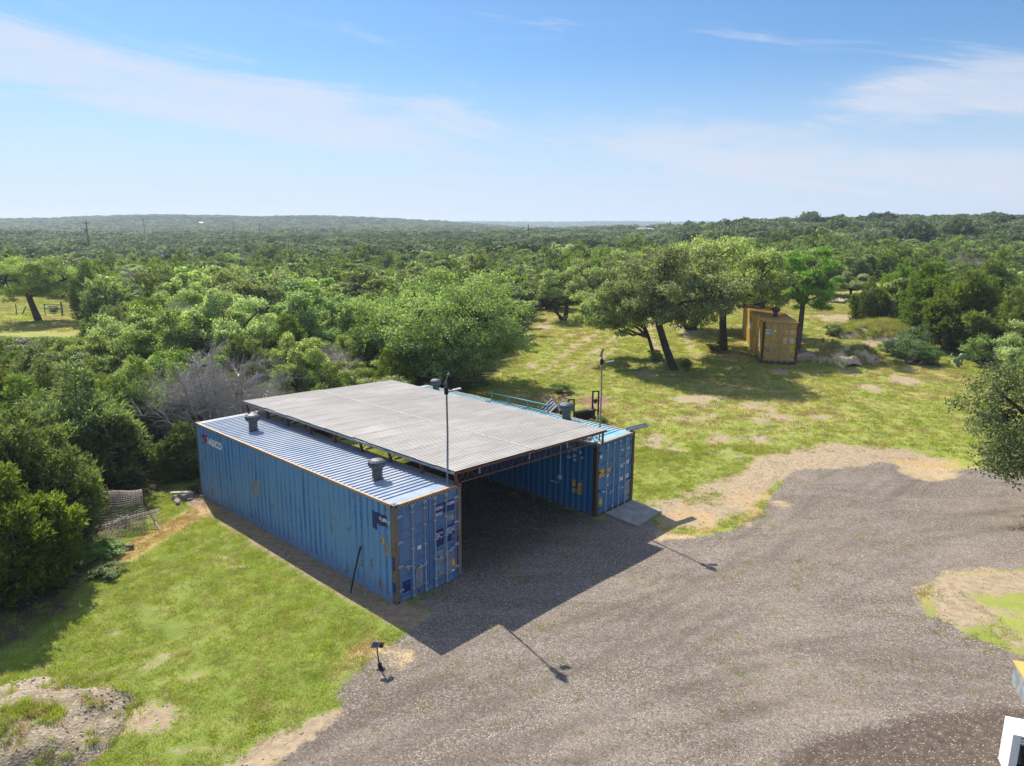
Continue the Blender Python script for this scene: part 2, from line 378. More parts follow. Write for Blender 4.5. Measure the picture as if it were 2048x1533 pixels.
# ------------------------------------------------------------------ places in the yard
C1 = (-3.128, 18.203, 0.0, .8151); C2 = (3.072, 24.973, -.303, .8243); C3 = (17.64, 50.79, .966, -.1928)
CW, CL, CH = 2.438, 12.192, 2.896
YA = .82; YE = np.array([math.cos(YA), math.sin(YA)]); YN = np.array([-math.sin(YA), math.cos(YA)])
def UV(u, v, z=0.0):
    p = np.array(C1[:2])+YE*u+YN*v; return Vector((p[0], p[1], z))
def GP(l): return np.array([tuple(G(x, y))[:2] for x, y in l])
def uvl(l): return [tuple(UV(u, v))[:2] for u, v in l]
def poly_sd(X, Y, P):
    P = np.asarray(P); d2 = np.full(X.shape, 1e18); ins = np.zeros(X.shape, bool); n = len(P)
    for i in range(n):
        ax, ay = P[i]; bx, by = P[(i+1) % n]; ex, ey = bx-ax, by-ay
        t = np.clip(((X-ax)*ex+(Y-ay)*ey)/(ex*ex+ey*ey+1e-12), 0, 1)
        d2 = np.minimum(d2, (X-ax-t*ex)**2+(Y-ay-t*ey)**2)
        c = ((ay > Y) != (by > Y)) & (X < (bx-ax)*(Y-ay)/(by-ay+1e-12)+ax); ins ^= c
    d = np.sqrt(d2); return np.where(ins, -d, d)
def line_d(X, Y, P):
    d2 = np.full(X.shape, 1e18)
    for (ax, ay), (bx, by) in zip(P[:-1], P[1:]):
        ex, ey = bx-ax, by-ay; t = np.clip(((X-ax)*ex+(Y-ay)*ey)/(ex*ex+ey*ey+1e-12), 0, 1)
        d2 = np.minimum(d2, (X-ax-t*ex)**2+(Y-ay-t*ey)**2)
    return np.sqrt(d2)
P_grav = np.vstack([GP([(420, 1700), (500, 1575), (590, 1500), (690, 1425), (670, 1395), (700, 1350), (760, 1300), (820, 1262), (872, 1222)]),
    uvl([(.3, -.25), (2.4, .3), (2.5, 9.5), (9.1, 9.5), (9.1, -.1), (11.3, -.2)]),
    GP([(1330, 1065), (1400, 1072), (1470, 1060), (1520, 1030), (1545, 985), (1590, 940), (1680, 938), (1760, 925), (1850, 935), (1930, 938), (2100, 935), (2700, 930), (2900, 1080), (2200, 1128), (1990, 1142), (1880, 1152), (1842, 1185), (1850, 1225), (1920, 1262), (1990, 1292), (2080, 1325), (2400, 1400), (2500, 1800)])])
P_soil = GP([(1500, 1620), (1570, 1530), (1610, 1480), (1700, 1462), (1790, 1440), (1880, 1425), (2000, 1415), (2200, 1430), (2400, 1620)])
P_pale = GP([(1270, 1012), (1330, 995), (1410, 962), (1480, 945), (1510, 912), (1580, 898), (1660, 885), (1740, 892), (1830, 902), (1915, 925), (1850, 938), (1760, 935), (1680, 945), (1590, 950), (1545, 985), (1500, 1030), (1420, 1060), (1330, 1060)])
P_patchy = GP([(1210, 830), (1400, 790), (1600, 800), (1850, 780), (1960, 800), (1960, 930), (1500, 930), (1300, 930), (1230, 880)])
P_island = GP([(1850, 1150), (2200, 1130), (2600, 1180), (2400, 1400), (2000, 1290), (1860, 1240)])
P_clear = np.vstack([GP([(-300, 1900), (-300, 1330), (-40, 1320), (60, 1280), (150, 1215), (175, 1140), (190, 1090), (240, 1010), (330, 985), (392, 975)]),
    uvl([(-.7, 12.8), (0, 14.0), (4, 14.6), (10, 15.2)]),
    GP([(985, 770), (1010, 715), (1040, 680), (1068, 645), (1078, 618), (1180, 607), (1330, 600), (1500, 596), (1640, 588), (1690, 572), (1710, 563), (1830, 566), (1835, 590), (1775, 612), (1720, 640), (1760, 655), (1850, 668), (1900, 700), (1960, 735), (2060, 775), (2300, 860), (2900, 1000), (2900, 1900)])])
P_leftfield = GP([(-400, 712), (150, 690), (188, 664), (175, 602), (100, 592), (-400, 575)])
TRACKS = [GP(l) for l in ([(1058, 735), (1098, 700), (1135, 672), (1165, 655)], [(1085, 745), (1130, 708), (1185, 670), (1215, 650)], [(1125, 752), (1170, 716), (1235, 672)], [(1180, 735), (1232, 696), (1262, 668)], [(1312, 700), (1303, 665), (1300, 635)], [(1350, 645), (1372, 675), (1392, 712)], [(1040, 680), (1075, 655), (1110, 635)])]
WHEELS = [GP(l) for l in ([(500, 1560), (800, 1395), (1150, 1240), (1480, 1130), (1800, 1050), (2150, 1000)], [(640, 1560), (930, 1430), (1250, 1300), (1580, 1190), (1850, 1085), (2150, 1030)], [(860, 1560), (1150, 1450), (1450, 1350), (1700, 1300), (1900, 1310), (2150, 1370)], [(1000, 1580), (1280, 1480), (1500, 1420), (1720, 1370), (1900, 1370), (2150, 1420)], [(1330, 1300), (1500, 1190), (1640, 1090), (1760, 1010), (1840, 960)], [(1180, 1330), (1370, 1190), (1520, 1085), (1640, 990), (1700, 950)])]
def masks(X, Y):
    sg = poly_sd(X, Y, P_grav); sp_ = poly_sd(X, Y, P_pale); spa = poly_sd(X, Y, P_patchy); ss = poly_sd(X, Y, P_soil)
    sc = poly_sd(X, Y, P_clear); sl_ = poly_sd(X, Y, P_leftfield); si = poly_sd(X, Y, P_island)
    n = vnoise(X/1.7, Y/1.7, 21); n2 = vnoise(X/.6, Y/.6, 22); n3 = vnoise(X/5.5, Y/5.5, 23); n4 = vnoise(X/2.9, Y/2.9, 28)
    rg = np.clip(.5-sg/.9, 0, 1)
    soil = np.clip(.5-ss/.8, 0, 1)
    litter = np.minimum(sst(-.8, 1.0, sc), sst(-2, 2.0, sl_))
    bare = sst(.7, -.7, sp_)*(.42+.45*n+.28*n2)
    bare = np.maximum(bare, .74*sst(1, -2, spa)*sst(.40, .85, n3*.35+n*.4+n2*.25))
    lowl = line_d(X, Y, GP([(470, 1570), (560, 1500), (650, 1455), (740, 1425), (860, 1360)]))
    bare = np.maximum(bare, .85*sst(1.0, .15, lowl)*(.55+.7*n))
    bare = np.maximum(bare, .62*sst(1.5, .0, line_d(X, Y, GP([(120, 1525), (220, 1430), (300, 1440)])))*(.5+.8*n))
    bare = np.maximum(bare, .75*sst(.95, .3, line_d(X, Y, np.array(uvl([(-.1, -1.5), (-.25, 2), (-.2, 12.4)])))))
    for k, tr in enumerate(TRACKS): bare = np.maximum(bare, .62*sst(.75, .1, line_d(X, Y, tr))*(.5+.9*n2)*(.6+.6*n))
    red = sst(2.6, .4, line_d(X, Y, GP([(1065, 800), (1120, 792), (1180, 800)])))
    bare = np.maximum(bare, .9*red*(.5+.7*n))
    for (px, py, r) in ((1740, 775, 1.0), (1810, 762, 1.4), (1700, 745, 1.0), (1290, 748, 1.2), (1390, 664, 1.6), (1470, 715, 1.6), (1690, 640, 4.0), (1760, 585, 4), (1090, 655, 1.5), (1770, 690, 2.2), (1560, 745, 1.0), (1395, 800, 2)):
        g = G(px, py); bare = np.maximum(bare, .85*sst(r*1.3, r*.3, np.hypot(X-g.x, (Y-g.y)*.8))*(.5+.8*n2))
    lawn = sst(-1, -3, X-6)*sst(36, 30, Y)
    fieldw = sst(28, 40, Y)*(1-litter)
    bare = np.maximum(bare, fieldw*.62*sst(.55, .98, n3*.5+n*.5))
    bare = np.maximum(bare, (1-fieldw)*.60*sst(.52, .9, n4*.6+n2*.4))
    bare = np.maximum(bare, .80*sst(.4, -.4, si)*sst(.15, .6, n*.7+n2*.3))
    dry = .25+.30*n3*fieldw+.2*n*fieldw
    dry = np.maximum(dry, 1.0*sst(1.0, .3, line_d(X, Y, GP([(235, 1118), (300, 1078), (360, 1045), (405, 1022)]))))
    dry = np.maximum(dry, .9*sst(1.2, -.6, poly_sd(X, Y, GP([(1290, 1020), (1400, 990), (1500, 985), (1590, 985), (1585, 1020), (1500, 1085), (1400, 1095), (1300, 1085)])))*sst(.2, .7, n2*.6+n*.4))
    dry = np.maximum(dry, sst(.8, -.2, poly_sd(X, Y, GP([(1790, 918), (1910, 925), (1912, 955), (1860, 962), (1800, 945)])))*.95)
    dry = np.maximum(dry, .9*sst(1.0, .2, line_d(X, Y, GP([(700, 1340), (735, 1300), (790, 1318)])))*(.5+.7*n2))
    dry = np.maximum(dry, .75*sst(.7, .1, np.abs(sg))*sst(.45, .8, n)*(1-lawn*.4))
    dry = np.maximum(dry, .50*sst(3, -1, sl_)*sst(86, 78, Y)*(Y > 50))
    red = np.maximum(red, .5*sst(.9, .2, line_d(X, Y, np.array(uvl([(-.3, -1.0), (-.3, 12.4)])))))
    wob = .35*(vnoise(X/2.5, Y/2.5, 61)-.5)
    trk = np.zeros(X.shape)
    for w_l in WHEELS: d_l = np.abs(line_d(X, Y, w_l)+wob); trk = np.maximum(trk, np.exp(-(d_l/.16)**2)*sst(.2, .5, vnoise(X/3.3, Y/3.3, 63))); trk = np.maximum(trk, .8*np.exp(-((d_l-.62)/.12)**2)*sst(.35, .6, vnoise(X/2.1, Y/2.1, 64)))
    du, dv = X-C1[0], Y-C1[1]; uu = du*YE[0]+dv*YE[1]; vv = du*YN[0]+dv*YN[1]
    fresh = sst(2.1, 2.8, uu)*sst(9.6, 8.9, uu)*sst(-1.2, .6, vv+.8*(n-.5))      # fresh: mask of the roof's shade, painted into the gravel colour
    return dict(fresh=fresh, track=trk, gravel=rg, bare=np.clip(bare, 0, 1), dry=np.clip(dry, 0, 1), soil=soil, litter=litter, red=np.clip(red, 0, 1), lush=np.clip(lawn*.6+.2*n3+1.0*sst(1, -2, sl_)*(Y > 86), 0, 1))

# ------------------------------------------------------------------ the ground: one sheet out to the horizon
def axis(lo, hi, step, far0, far1, g=1.09):
    a = list(np.arange(lo, hi+1e-6, step)); s = step
    while a[-1] < far1: s = s*g; a.append(a[-1]+s)
    s = step; b = []; v = lo
    while v > far0: s = s*g; v -= s; b.append(v)
    return np.array(b[::-1]+a)
gx = axis(-24, 26, .28, -5200, 5200, 1.075); gy = axis(9, 62, .28, -600, 6200, 1.045)
GX, GY = np.meshgrid(gx, gy); nx, ny = len(gx), len(gy)
GZ = terrain(GX, GY)
me = bpy.data.meshes.new('ground')
co = np.stack([GX, GY, GZ], -1).reshape(-1, 3).astype(np.float32)
me.vertices.add(len(co)); me.vertices.foreach_set('co', co.ravel())
ii = np.arange((ny-1)*(nx-1)); r_ = ii//(nx-1); c_ = ii % (nx-1); v0 = r_*nx+c_
quads = np.stack([v0, v0+1, v0+nx+1, v0+nx], -1).astype(np.int32)
me.loops.add(quads.size); me.loops.foreach_set('vertex_index', quads.ravel())
me.polygons.add(len(quads)); me.polygons.foreach_set('loop_start', np.arange(0, quads.size, 4, dtype=np.int32))
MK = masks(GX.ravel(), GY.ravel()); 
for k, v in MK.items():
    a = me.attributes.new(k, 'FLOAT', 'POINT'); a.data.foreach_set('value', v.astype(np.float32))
me.polygons.foreach_set('use_smooth', np.ones(len(quads), bool)); me.update(calc_edges=True)
t = NT('ground_surface'); P0 = t.pos()
nA = t.noise(P0, 1.1, 6, .62); nB = t.noise(P0, 5.0, 5, .65); nC = t.noise(P0, 22, 3, .6); nD = t.noise(P0, .22, 4, .55)
edge = t.math('MULTIPLY_ADD', t.math('SUBTRACT', nB, .5), 1.15, t.math('MULTIPLY_ADD', t.math('SUBTRACT', nA, .5), 1.1, t.math('MULTIPLY', t.math('SUBTRACT', nC, .5), .9)))
def th(name, w=.10, k=1.0, lo=.5):
    return t.ramp(t.math('MULTIPLY_ADD', edge, k, t.attr(name)), lo-w, lo+w)
# turf seen between the blades
gr = t.mix(t.ramp(nA, .3, .7), (.14, .185, .026), (.28, .31, .06))
gr = t.mix(t.ramp(nB, .50, .72, 0, .6), gr, (.33, .27, .13))
gr = t.mix(t.ramp(nC, .50, .62, 0, .55), gr, (.085, .085, .03))
gr = t.mix(t.math('MULTIPLY', t.ramp(t.math('MULTIPLY_ADD', edge, .8, t.attr('dry')), .35, .8), .85), gr, (.38, .27, .12))
gr = t.mix(t.ramp(nD, .4, .7, 0, .30), gr, (.30, .28, .10))
gr = t.mix(t.math('MULTIPLY', t.ramp(t.attr('lush'), .5, .2), .5), gr, (.33, .35, .085))
gr = t.mix(t.math('MULTIPLY', t.attr('lush'), .55), gr, (.15, .225, .035))
# bare limestone soil
br = t.mix(t.ramp(nB, .3, .7), (.42, .325, .21), (.28, .215, .14))
br = t.mix(t.ramp(t.voro(P0, 26, 'F1'), .12, .20, .55, 0), br, (.54, .48, .38))
br = t.mix(t.math('MULTIPLY', t.attr('red'), .75), br, t.mix(t.ramp(nB, .35, .65), (.25, .13, .07), (.12, .07, .045)))
straw_ = t.mix(t.ramp(nC, .35, .65), (.34, .19, .075), (.55, .39, .19))
c = t.mix(th('bare', .09, .75), gr, br)
c = t.mix(t.ramp(t.math('MULTIPLY_ADD', edge, .7, t.attr('dry')), .56, .98, 0, .75), c, straw_)
# gravel of old asphalt millings
wv = t.n('ShaderNodeTexNoise'); mpv = t.pos(scale=(.35, 1.3, 1), rot=(0, 0, math.radians(32))); t.l(mpv, wv.inputs['Vector']); wv.inputs['Scale'].default_value = .8; wv.inputs['Detail'].default_value = 5; wv.inputs['Distortion'].default_value = .8
gv = t.mix(t.ramp(wv.outputs[0], .35, .66), (.170, .137, .112), (.240, .200, .168))
gv = t.mix(t.ramp(nB, .35, .7, 0, .45), gv, (.120, .096, .076))
vcol = t.voro(P0, 34, 'F1', 1); vcol2 = t.voro(P0, 15, 'F1', 1)
sx = t.n('ShaderNodeSeparateColor'); t.l(vcol, sx.inputs[0]); sx2 = t.n('ShaderNodeSeparateColor'); t.l(vcol2, sx2.inputs[0])
gv = t.mix(t.ramp(sx.outputs[0], .55, .95, 0, .75), gv, (.36, .32, .26))
gv = t.mix(t.ramp(sx.outputs[1], .60, .98, 0, .75), gv, (.075, .064, .055))
big = t.math('MULTIPLY', t.ramp(sx2.outputs[2], .93, .97), t.ramp(t.voro(P0, 15, 'F1', 0), .26, .18))
gv = t.mix(t.math('MULTIPLY', big, .8), gv, (.66, .60, .50))
gv = t.mix(t.ramp(nD, .48, .70, 0, .25), gv, (.33, .27, .21))
gv = t.mix(t.math('MULTIPLY', t.attr('fresh'), .62), gv, (.045, .040, .040))  # darkens the gravel colour with the painted shade of the roof
gv = t.mix(t.ramp(t.math('MULTIPLY_ADD', edge, .7, t.attr('dry')), .60, 1.0, 0, .8), gv, t.mix(t.ramp(nC, .35, .65), (.44, .30, .13), (.62, .48, .27)))
gv = t.mix(t.math('MULTIPLY', t.attr('track'), .48), gv, (.095, .076, .062))
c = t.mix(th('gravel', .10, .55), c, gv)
so = t.mix(t.ramp(nB, .3, .7), (.080, .060, .046), (.135, .106, .084))
so = t.mix(t.ramp(sx.outputs[0], .93, .98, 0, .7), so, (.35, .30, .24))
c = t.mix(th('soil', .14, .9), c, so)
lt = t.mix(t.ramp(nB, .3, .7), (.10, .075, .05), (.055, .06, .025))
c = t.mix(th('litter', .15, .5), c, lt)
t.set(Base_Color=c, Roughness=.95); t.b.inputs['Specular IOR Level'].default_value = .12
t.bump(t.math('ADD', t.math('MULTIPLY', nC, .6), t.math('MULTIPLY_ADD', t.voro(P0, 34, 'F1'), .5, t.math('MULTIPLY', nB, 1.2))), .55, .035)
me.materials.append(t.m)
ground = link('ground', me); tag(ground, kind='structure')

# ------------------------------------------------------------------ shipping containers
def profile(y0, y1, pitch, depth, flat=.26, slope=.24):
    """trapezoid wave: list of (s, d); d = 0 proud, depth = recessed"""
    pts = [(y0, 0.0)]; n = max(1, int((y1-y0-.1)/pitch)); off = (y1-y0-n*pitch)/2; s = y0+off
    for i in range(n):
        pts += [(s+pitch*flat*.5, 0.0), (s+pitch*(flat*.5+slope), depth), (s+pitch*(flat*1.5-.02+slope), depth), (s+pitch*(flat*1.5-.02+2*slope), 0.0)]
        s += pitch
    pts.append((y1, 0.0)); return pts
def sheet_side(mb, prof, x_out, sign, z0, z1, th=.012):
    # panel across x = x_out, outward along sign*x
    v = []; n = len(prof)
    for s, d in prof: v += [(x_out-sign*d, s, z0), (x_out-sign*d, s, z1), (x_out-sign*(d+th), s, z0), (x_out-sign*(d+th), s, z1)]
    f = []
    for i in range(n-1):
        a, b = i*4, i*4+4
        f += [(a, b, b+1, a+1), (a+2, a+3, b+3, b+2), (a+1, b+1, b+3, a+3), (a, a+2, b+2, b)]
    mb.add(v, f)
def prof_at(prof, s):
    for (a, da), (b, db) in zip(prof[:-1], prof[1:]):
        if a <= s <= b: return da+(db-da)*(s-a)/max(b-a, 1e-9)
    return 0.0
SIDEP = profile(.17, CL-.12, .278, .036)
ROOFP = profile(.30, CL-.20, .2085, .030, .50, .12)
def text_mesh(txt, size, ext=.0, spacing=1.0, bold=.0):
    cu = bpy.data.curves.new('lettering', 'FONT'); cu.body = txt; cu.size = size; cu.space_character = spacing; cu.offset = bold
    cu.resolution_u = 3
    o = bpy.data.objects.new('lettering_tmp', cu); COL.objects.link(o)
    dg = bpy.context.evaluated_depsgraph_get(); me = bpy.data.meshes.new_from_object(o.evaluated_get(dg))
    bpy.data.objects.remove(o); bpy.data.curves.remove(cu); return me
def quad_flat(w, h):
    me = bpy.data.meshes.new('decal'); me.from_pydata([(0,0,0),(w,0,0),(w,h,0),(0,h,0)], [], [(0,1,2,3)]); return me
def poly_flat(pts):
    me = bpy.data.meshes.new('decal'); me.from_pydata([(x, y, 0) for x, y in pts], [], [tuple(range(len(pts)))]); return me
def on_surface(me, name, m, parent, face, s0, z0, prof=None, lift=.0035):
    """lay a flat mesh (x right, y up) on a container face, following its corrugation"""
    bm = bmesh.new(); bm.from_mesh(me)
    if prof:
        xs = [v.co.x for v in bm.verts]; lo, hi = min(xs), max(xs)
        for s, d in prof:
            x = (s0-s) if face == 'left' else (s-s0)
            if lo < x < hi:
                bmesh.ops.bisect_plane(bm, geom=list(bm.verts)+list(bm.edges)+list(bm.faces), plane_co=(x, 0, 0), plane_no=(1, 0, 0))
    for v in bm.verts:
        x, y = v.co.x, v.co.y
        if face == 'left': s = s0-x; d = prof_at(prof, s) if prof else 0; v.co = (d-lift, s, z0+y)
        elif face == 'right': s = s0+x; d = prof_at(prof, s) if prof else 0; v.co = (CW-d+lift, s, z0+y)
        elif face == 'door': v.co = (s0+x, .036-lift, z0+y)
    bm.to_mesh(me); bm.free(); me.name = name; me.materials.clear(); me.materials.append(m)
    return link(name, me, parent)
def door_panel(x0, x1, grooves):
    mb = MB(); z0, z1 = .17, 2.72; y = .036; fr = .075
    # leaf frame
    mb.box(x0, x0+fr, y-.012, y+.05, z0, z1); mb.box(x1-fr, x1, y-.012, y+.05, z0, z1)
    mb.box(x0+fr, x1-fr, y-.012, y+.05, z1-fr, z1); mb.box(x0+fr, x1-fr, y-.012, y+.05, z0, z0+fr)
    zs = [(z0+fr, 0)]
    for a, b in grooves: zs += [(a, 0), (a+.03, .030), (b-.03, .030), (b, 0)]
    zs.append((z1-fr, 0)); v = []; f = []
    for z, d in zs: v += [(x0+fr, y+d, z), (x1-fr, y+d, z), (x0+fr, y+d+.02, z), (x1-fr, y+d+.02, z)]
    for i in range(len(zs)-1):
        a = i*4; b = a+4; f += [(a, a+1, b+1, b), (a+2, b+2, b+3, a+3), (a, b, b+2, a+2), (a+1, a+3, b+3, b+1)]
    mb.add(v, f); return mb
def turbine(parent, x, y, z, s=1.0):
    mb = MB(); mb.lathe([(.19, 0), (.19, .02), (.155, .04), (.15, .30), (.17, .31), (.17, .34)], (0, 0, 0), 20)
    v = mb.build('roof_vent', M['vent'], parent); v.location = (x, y, z); v.scale = (s,)*3
    mb = MB(); prof = [(.14, .335), (.20, .36), (.245, .42), (.255, .48), (.235, .54), (.17, .59), (.07, .615), (.02, .618)]
    mb.lathe(prof, (0, 0, 0), 40, lambda k, z: .07*(k % 2))
    mb.build('turbine_head', M['vent'], v)
    return v
def container(loc, az, ms, label, group=None, hazard='hazard', grooves=None, vents=()):
    o = empty('shipping_container', loc, az); tag(o, label, 'shipping container', group)
    for sgn, x in ((-1, 0.0), (1, CW)):
        mb = MB(); sheet_side(mb, SIDEP, x, sgn, .15, CH-.075); mb.build('side_panel', ms['side'], o)
    # roof with cross ribs, seen from above
    mb = MB(); v = []; n = len(ROOFP); zt = CH-.008
    for s, d in ROOFP: v += [(.055, s, zt-d), (CW-.055, s, zt-d), (.055, s, zt-d-.01), (CW-.055, s, zt-d-.01)]
    f = []
    for i in range(n-1):
        a, b = i*4, i*4+4; f += [(a, a+1, b+1, b), (a+2, b+2, b+3, a+3), (a, b, b+2, a+2), (a+1, a+3, b+3, b+1)]
    mb.add(v, f); mb.box(.055, CW-.055, .10, .31, zt-.012, zt+.004); mb.box(.055, CW-.055, CL-.21, CL-.07, zt-.012, zt+.004)
    mb.build('roof_panel', ms['roof'], o)
    mb = MB(); v = []
    ep = profile(.15, CW-.15, .25, .03); n = len(ep)
    for s, d in ep: v += [(s, CL-.03-d, .15), (s, CL-.03-d, CH-.08), (s, CL-.045-d, .15), (s, CL-.045-d, CH-.08)]
    f = []
    for i in range(n-1):
        a, b = i*4, i*4+4; f += [(a, a+1, b+1, b), (a+2, b+2, b+3, a+3), (a+1, a+3, b+3, b+1), (a, b, b+2, a+2)]
    mb.add(v, f); mb.build('end_panel', ms['side'], o)
    for x0, x1 in ((0, .15), (CW-.15, CW)):
        for y0, y1 in ((.0, .16), (CL-.13, CL)):
            mb = MB(); mb.box(x0+.004, x1-.004, y0+.006, y1-.004, .12, CH-.12); mb.build('corner_post', ms['post'], o)
            for z0 in (0.0, CH-.118):
                mb = MB(); xa, xb, ya, yb = (x0-.003 if x0 == 0 else x1-.165), (x0+.165 if x0 == 0 else x1+.003), (-.003 if y0 == 0 else CL-.178), (.178 if y0 == 0 else CL+.003)
                # solid casting block; dark discs are laid on for the shade in its holes
                mb.box(xa, xb, ya, yb, z0, z0+.118)
                o_cast = mb.build('corner_casting', ms['cast'], o)
                cast_ = o_cast; ym = (ya+yb)/2; xm = (xa+xb)/2
                fx = xa-.002 if x0 == 0 else xb+.002; fy = ya-.002 if y0 == 0 else yb+.002
                hs = [((fx, ym, z0+.059), (fx+.001*(1 if x0 else -1), ym, z0+.059)), ((xm, fy, z0+.059), (xm, fy+.001*(1 if y0 else -1), z0+.059))]
                if z0 > 1: hs.append(((xm, ym, z0+.1185), (xm, ym, z0+.1195)))
                for p_, q_ in hs: MB().tube([p_, q_], .032, 10).build('casting_hole', M['gasket'], cast_)
    for x0, x1 in ((.001, .058), (CW-.058, CW-.001)):
        mb = MB(); mb.box(x0-.004 if x0 < 1 else x0, x1 if x0 < 1 else x1+.004, .16, CL-.13, CH-.078, CH-.004); mb.build('top_side_rail', ms['rail'], o)
        mb = MB(); mb.box(x0, x1, .165, CL-.178, .0+.012, .16)
        mb.build('bottom_side_rail', ms['brail'], o)
    mb = MB(); mb.box(.165, CW-.165, .004, .10, CH-.165, CH-.045); hd = mb.build('door_header', ms['side'], o)
    mb = MB(); mb.box(.168, CW-.168, -.004, .09, CH-.044, CH-.003); mb.build('header_cap', ms['rail'], o)
    if hazard:
        mb = MB(); mb.box(.175, CW-.175, -.0015, .003, CH-.115, CH-.05); mb.build('hazard_strip', M[hazard], hd)
    mb = MB(); mb.box(.165, CW-.165, .02, .12, .01, .155); mb.build('door_sill', ms['brail'], o)
    for z0, z1 in ((CH-.10, CH-.006), (.01, .15)): MB().box(.15, CW-.15, CL-.12, CL-.02, z0, z1).build('end_rail', ms['post'], o)
    mb = MB(); mb.box(.10, CW-.10, .16, CL-.1, .12, .15); mb.build('underframe', M['rustdark'], o)
    # rubber seal behind the two leaves
    mb = MB(); mb.box(.15, CW-.15, .070, .10, .155, CH-.165); mb.build('door_seal', M['gasket'], o)
    grooves = grooves or [(.60, .78), (.98, 1.16), (1.66, 1.84), (1.96, 2.10)]
    mid = CW/2
    for (x0, x1), bars in (((.165, mid-.012), (.595, 1.035)), ((mid+.012, CW-.165), (1.405, 1.82))):
        d = door_panel(x0, x1, grooves).build('door', ms['door'], o)
        left = x0 < .5
        hx = x0-.02 if left else x1+.02
        for z in (.35, 1.05, 1.75, 2.50):
            mb = MB(); mb.box(hx-.035 if left else x1-.11, x0+.11 if left else hx+.035, -.004, .022, z, z+.06); mb.tube([(hx, .004, z-.02), (hx, .004, z+.08)], .016, 8)
            mb.build('hinge', ms['hinge'], d)
        for bx in bars:
            mb = MB(); mb.tube([(bx, -.035, .04), (bx, -.035, CH-.10)], .0175, 8)
            for z in (.075, CH-.16): mb.box(bx-.045, bx+.045, -.062, -.004, z-.03, z+.045)
            mb.build('locking_bar', M['bar'], d)
            for z in (.30, .92, 1.50, 2.08, 2.56): MB().box(bx-.05, bx+.05, -.050, .024, z-.02, z+.02).build('bar_bracket', M['bar'], d)
            dirn = -1 if left else 1
            hz = .98 if bx in (.595, 1.82) else .88
            mb = MB(); mb.bar((bx, -.055, hz), (bx+.30*dirn, -.058, hz-.02+(.10 if bx in (.595, 1.82) else 0)), .02, .035); mb.box(bx+.18*dirn-.03, bx+.18*dirn+.03, -.05, .024, hz-.045, hz+.06)
            mb.build('locking_handle', M['bar'], d)
    for (x, y, s) in vents: turbine(o, x, y, CH-.01, s)
    return o
m1 = dict(side=M['blue_side'], roof=M['blue_roof'], door=M['blue_door'], post=M['rustframe'], cast=M['rustframe'], rail=M['rail'], brail=M['blue_side'], hinge=M['bar'])
m2 = dict(side=M['teal_side'], roof=M['teal_roof'], door=M['teal_door'], post=M['rustdark'], cast=M['rustframe'], rail=M['rail'], brail=M['rustdark'], hinge=M['rustdark'])
m3 = dict(side=M['ochre'], roof=M['ochre_roof'], door=M['ochre'], post=M['rustdark'], cast=M['rustdark'], rail=M['ochre_roof'], brail=M['rustdark'], hinge=M['rustdark'])
A1 = container(C1[:3], C1[3], m1, 'faded blue container beside the lawn with a red and white emblem on its side', 'blue containers carrying the carport roof', vents=((1.03, 9.63, 1.0), (1.02, 2.1, 1.0)))
A2 = container(C2[:3], C2[3], m2, 'deeper teal-blue container with orange stickers and a concrete pad at its doors', 'blue containers carrying the carport roof', hazard=None, vents=((1.75, 10.7, 1.0), (2.02, 3.04, 1.15)), grooves=[(.42, .50), (1.02, 1.10), (1.62, 1.74), (2.02, 2.10)])
A3 = container(C3[:3], C3[3], m3, 'rusty ochre container standing under the oak trees', None, vents=((1.2, 9.6, 1.2), (1.35, 3.7, 1.2)), grooves=[(.40, .62), (.86, 1.08), (1.32, 1.54), (1.78, 2.0), (2.24, 2.46)])
def letters(o, face, s, z, txt, size, m='letter', prof=None, bold=.004, spacing=1.0):
    return on_surface(text_mesh(txt, size, 0, spacing, bold), 'lettering', M[m], o, face, s, z, prof, .006)
def patch(o, face, s, z, w, h, m, prof=None, name='painted_patch', lift=.0035):
    return on_surface(quad_flat(w, h), name, M[m], o, face, s, z, prof, lift)
# writing on the near container
lg = poly_flat([(0, .22), (.10, .26), (.16, .34), (.28, .36), (.34, .30), (.42, .34), (.46, .26), (.30, .24), (.40, .18), (.46, .06), (.40, .0), (.30, .12), (.22, .03), (.14, .0), (.18, .12), (.10, .16)])
on_surface(lg, 'emblem', M['red'], A1, 'left', 11.72, 2.24, SIDEP, .004)
on_surface(poly_flat([(0, 0), (.30, 0), (.30, .045), (0, .045)]), 'emblem', M['red'], A1, 'left', 11.70, 2.19, SIDEP, .004)
letters(A1, 'left', 11.30, 2.25, 'seaco', .50, 'letter', SIDEP, .022, 1.06)
on_surface(poly_flat([(0, .52), (.72, .52), (.72, .12), (.56, .20), (.34, .16), (.24, .19), (.24, 0), (0, 0)]), 'painted_patch', M['navy'], A1, 'left', 1.02, 1.98, SIDEP)
letters(A1, 'left', .72, 2.30, '572889 0', .14, 'letter', SIDEP)
patch(A1, 'left', .62, 1.66, .13, .16, 'yellow', SIDEP, 'sticker'); letters(A1, 'left', .60, 1.69, 'E', .12, 'navy', SIDEP)
patch(A1, 'left', .50, 1.30, .28, .42, 'greyp', SIDEP); patch(A1, 'left', 8.0, 1.15, .55, .55, 'greyp', SIDEP)
patch(A1, 'left', .13, 1.0, .12, .42, 'navy'); patch(A1, 'left', .14, .35, .13, .30, 'navy')
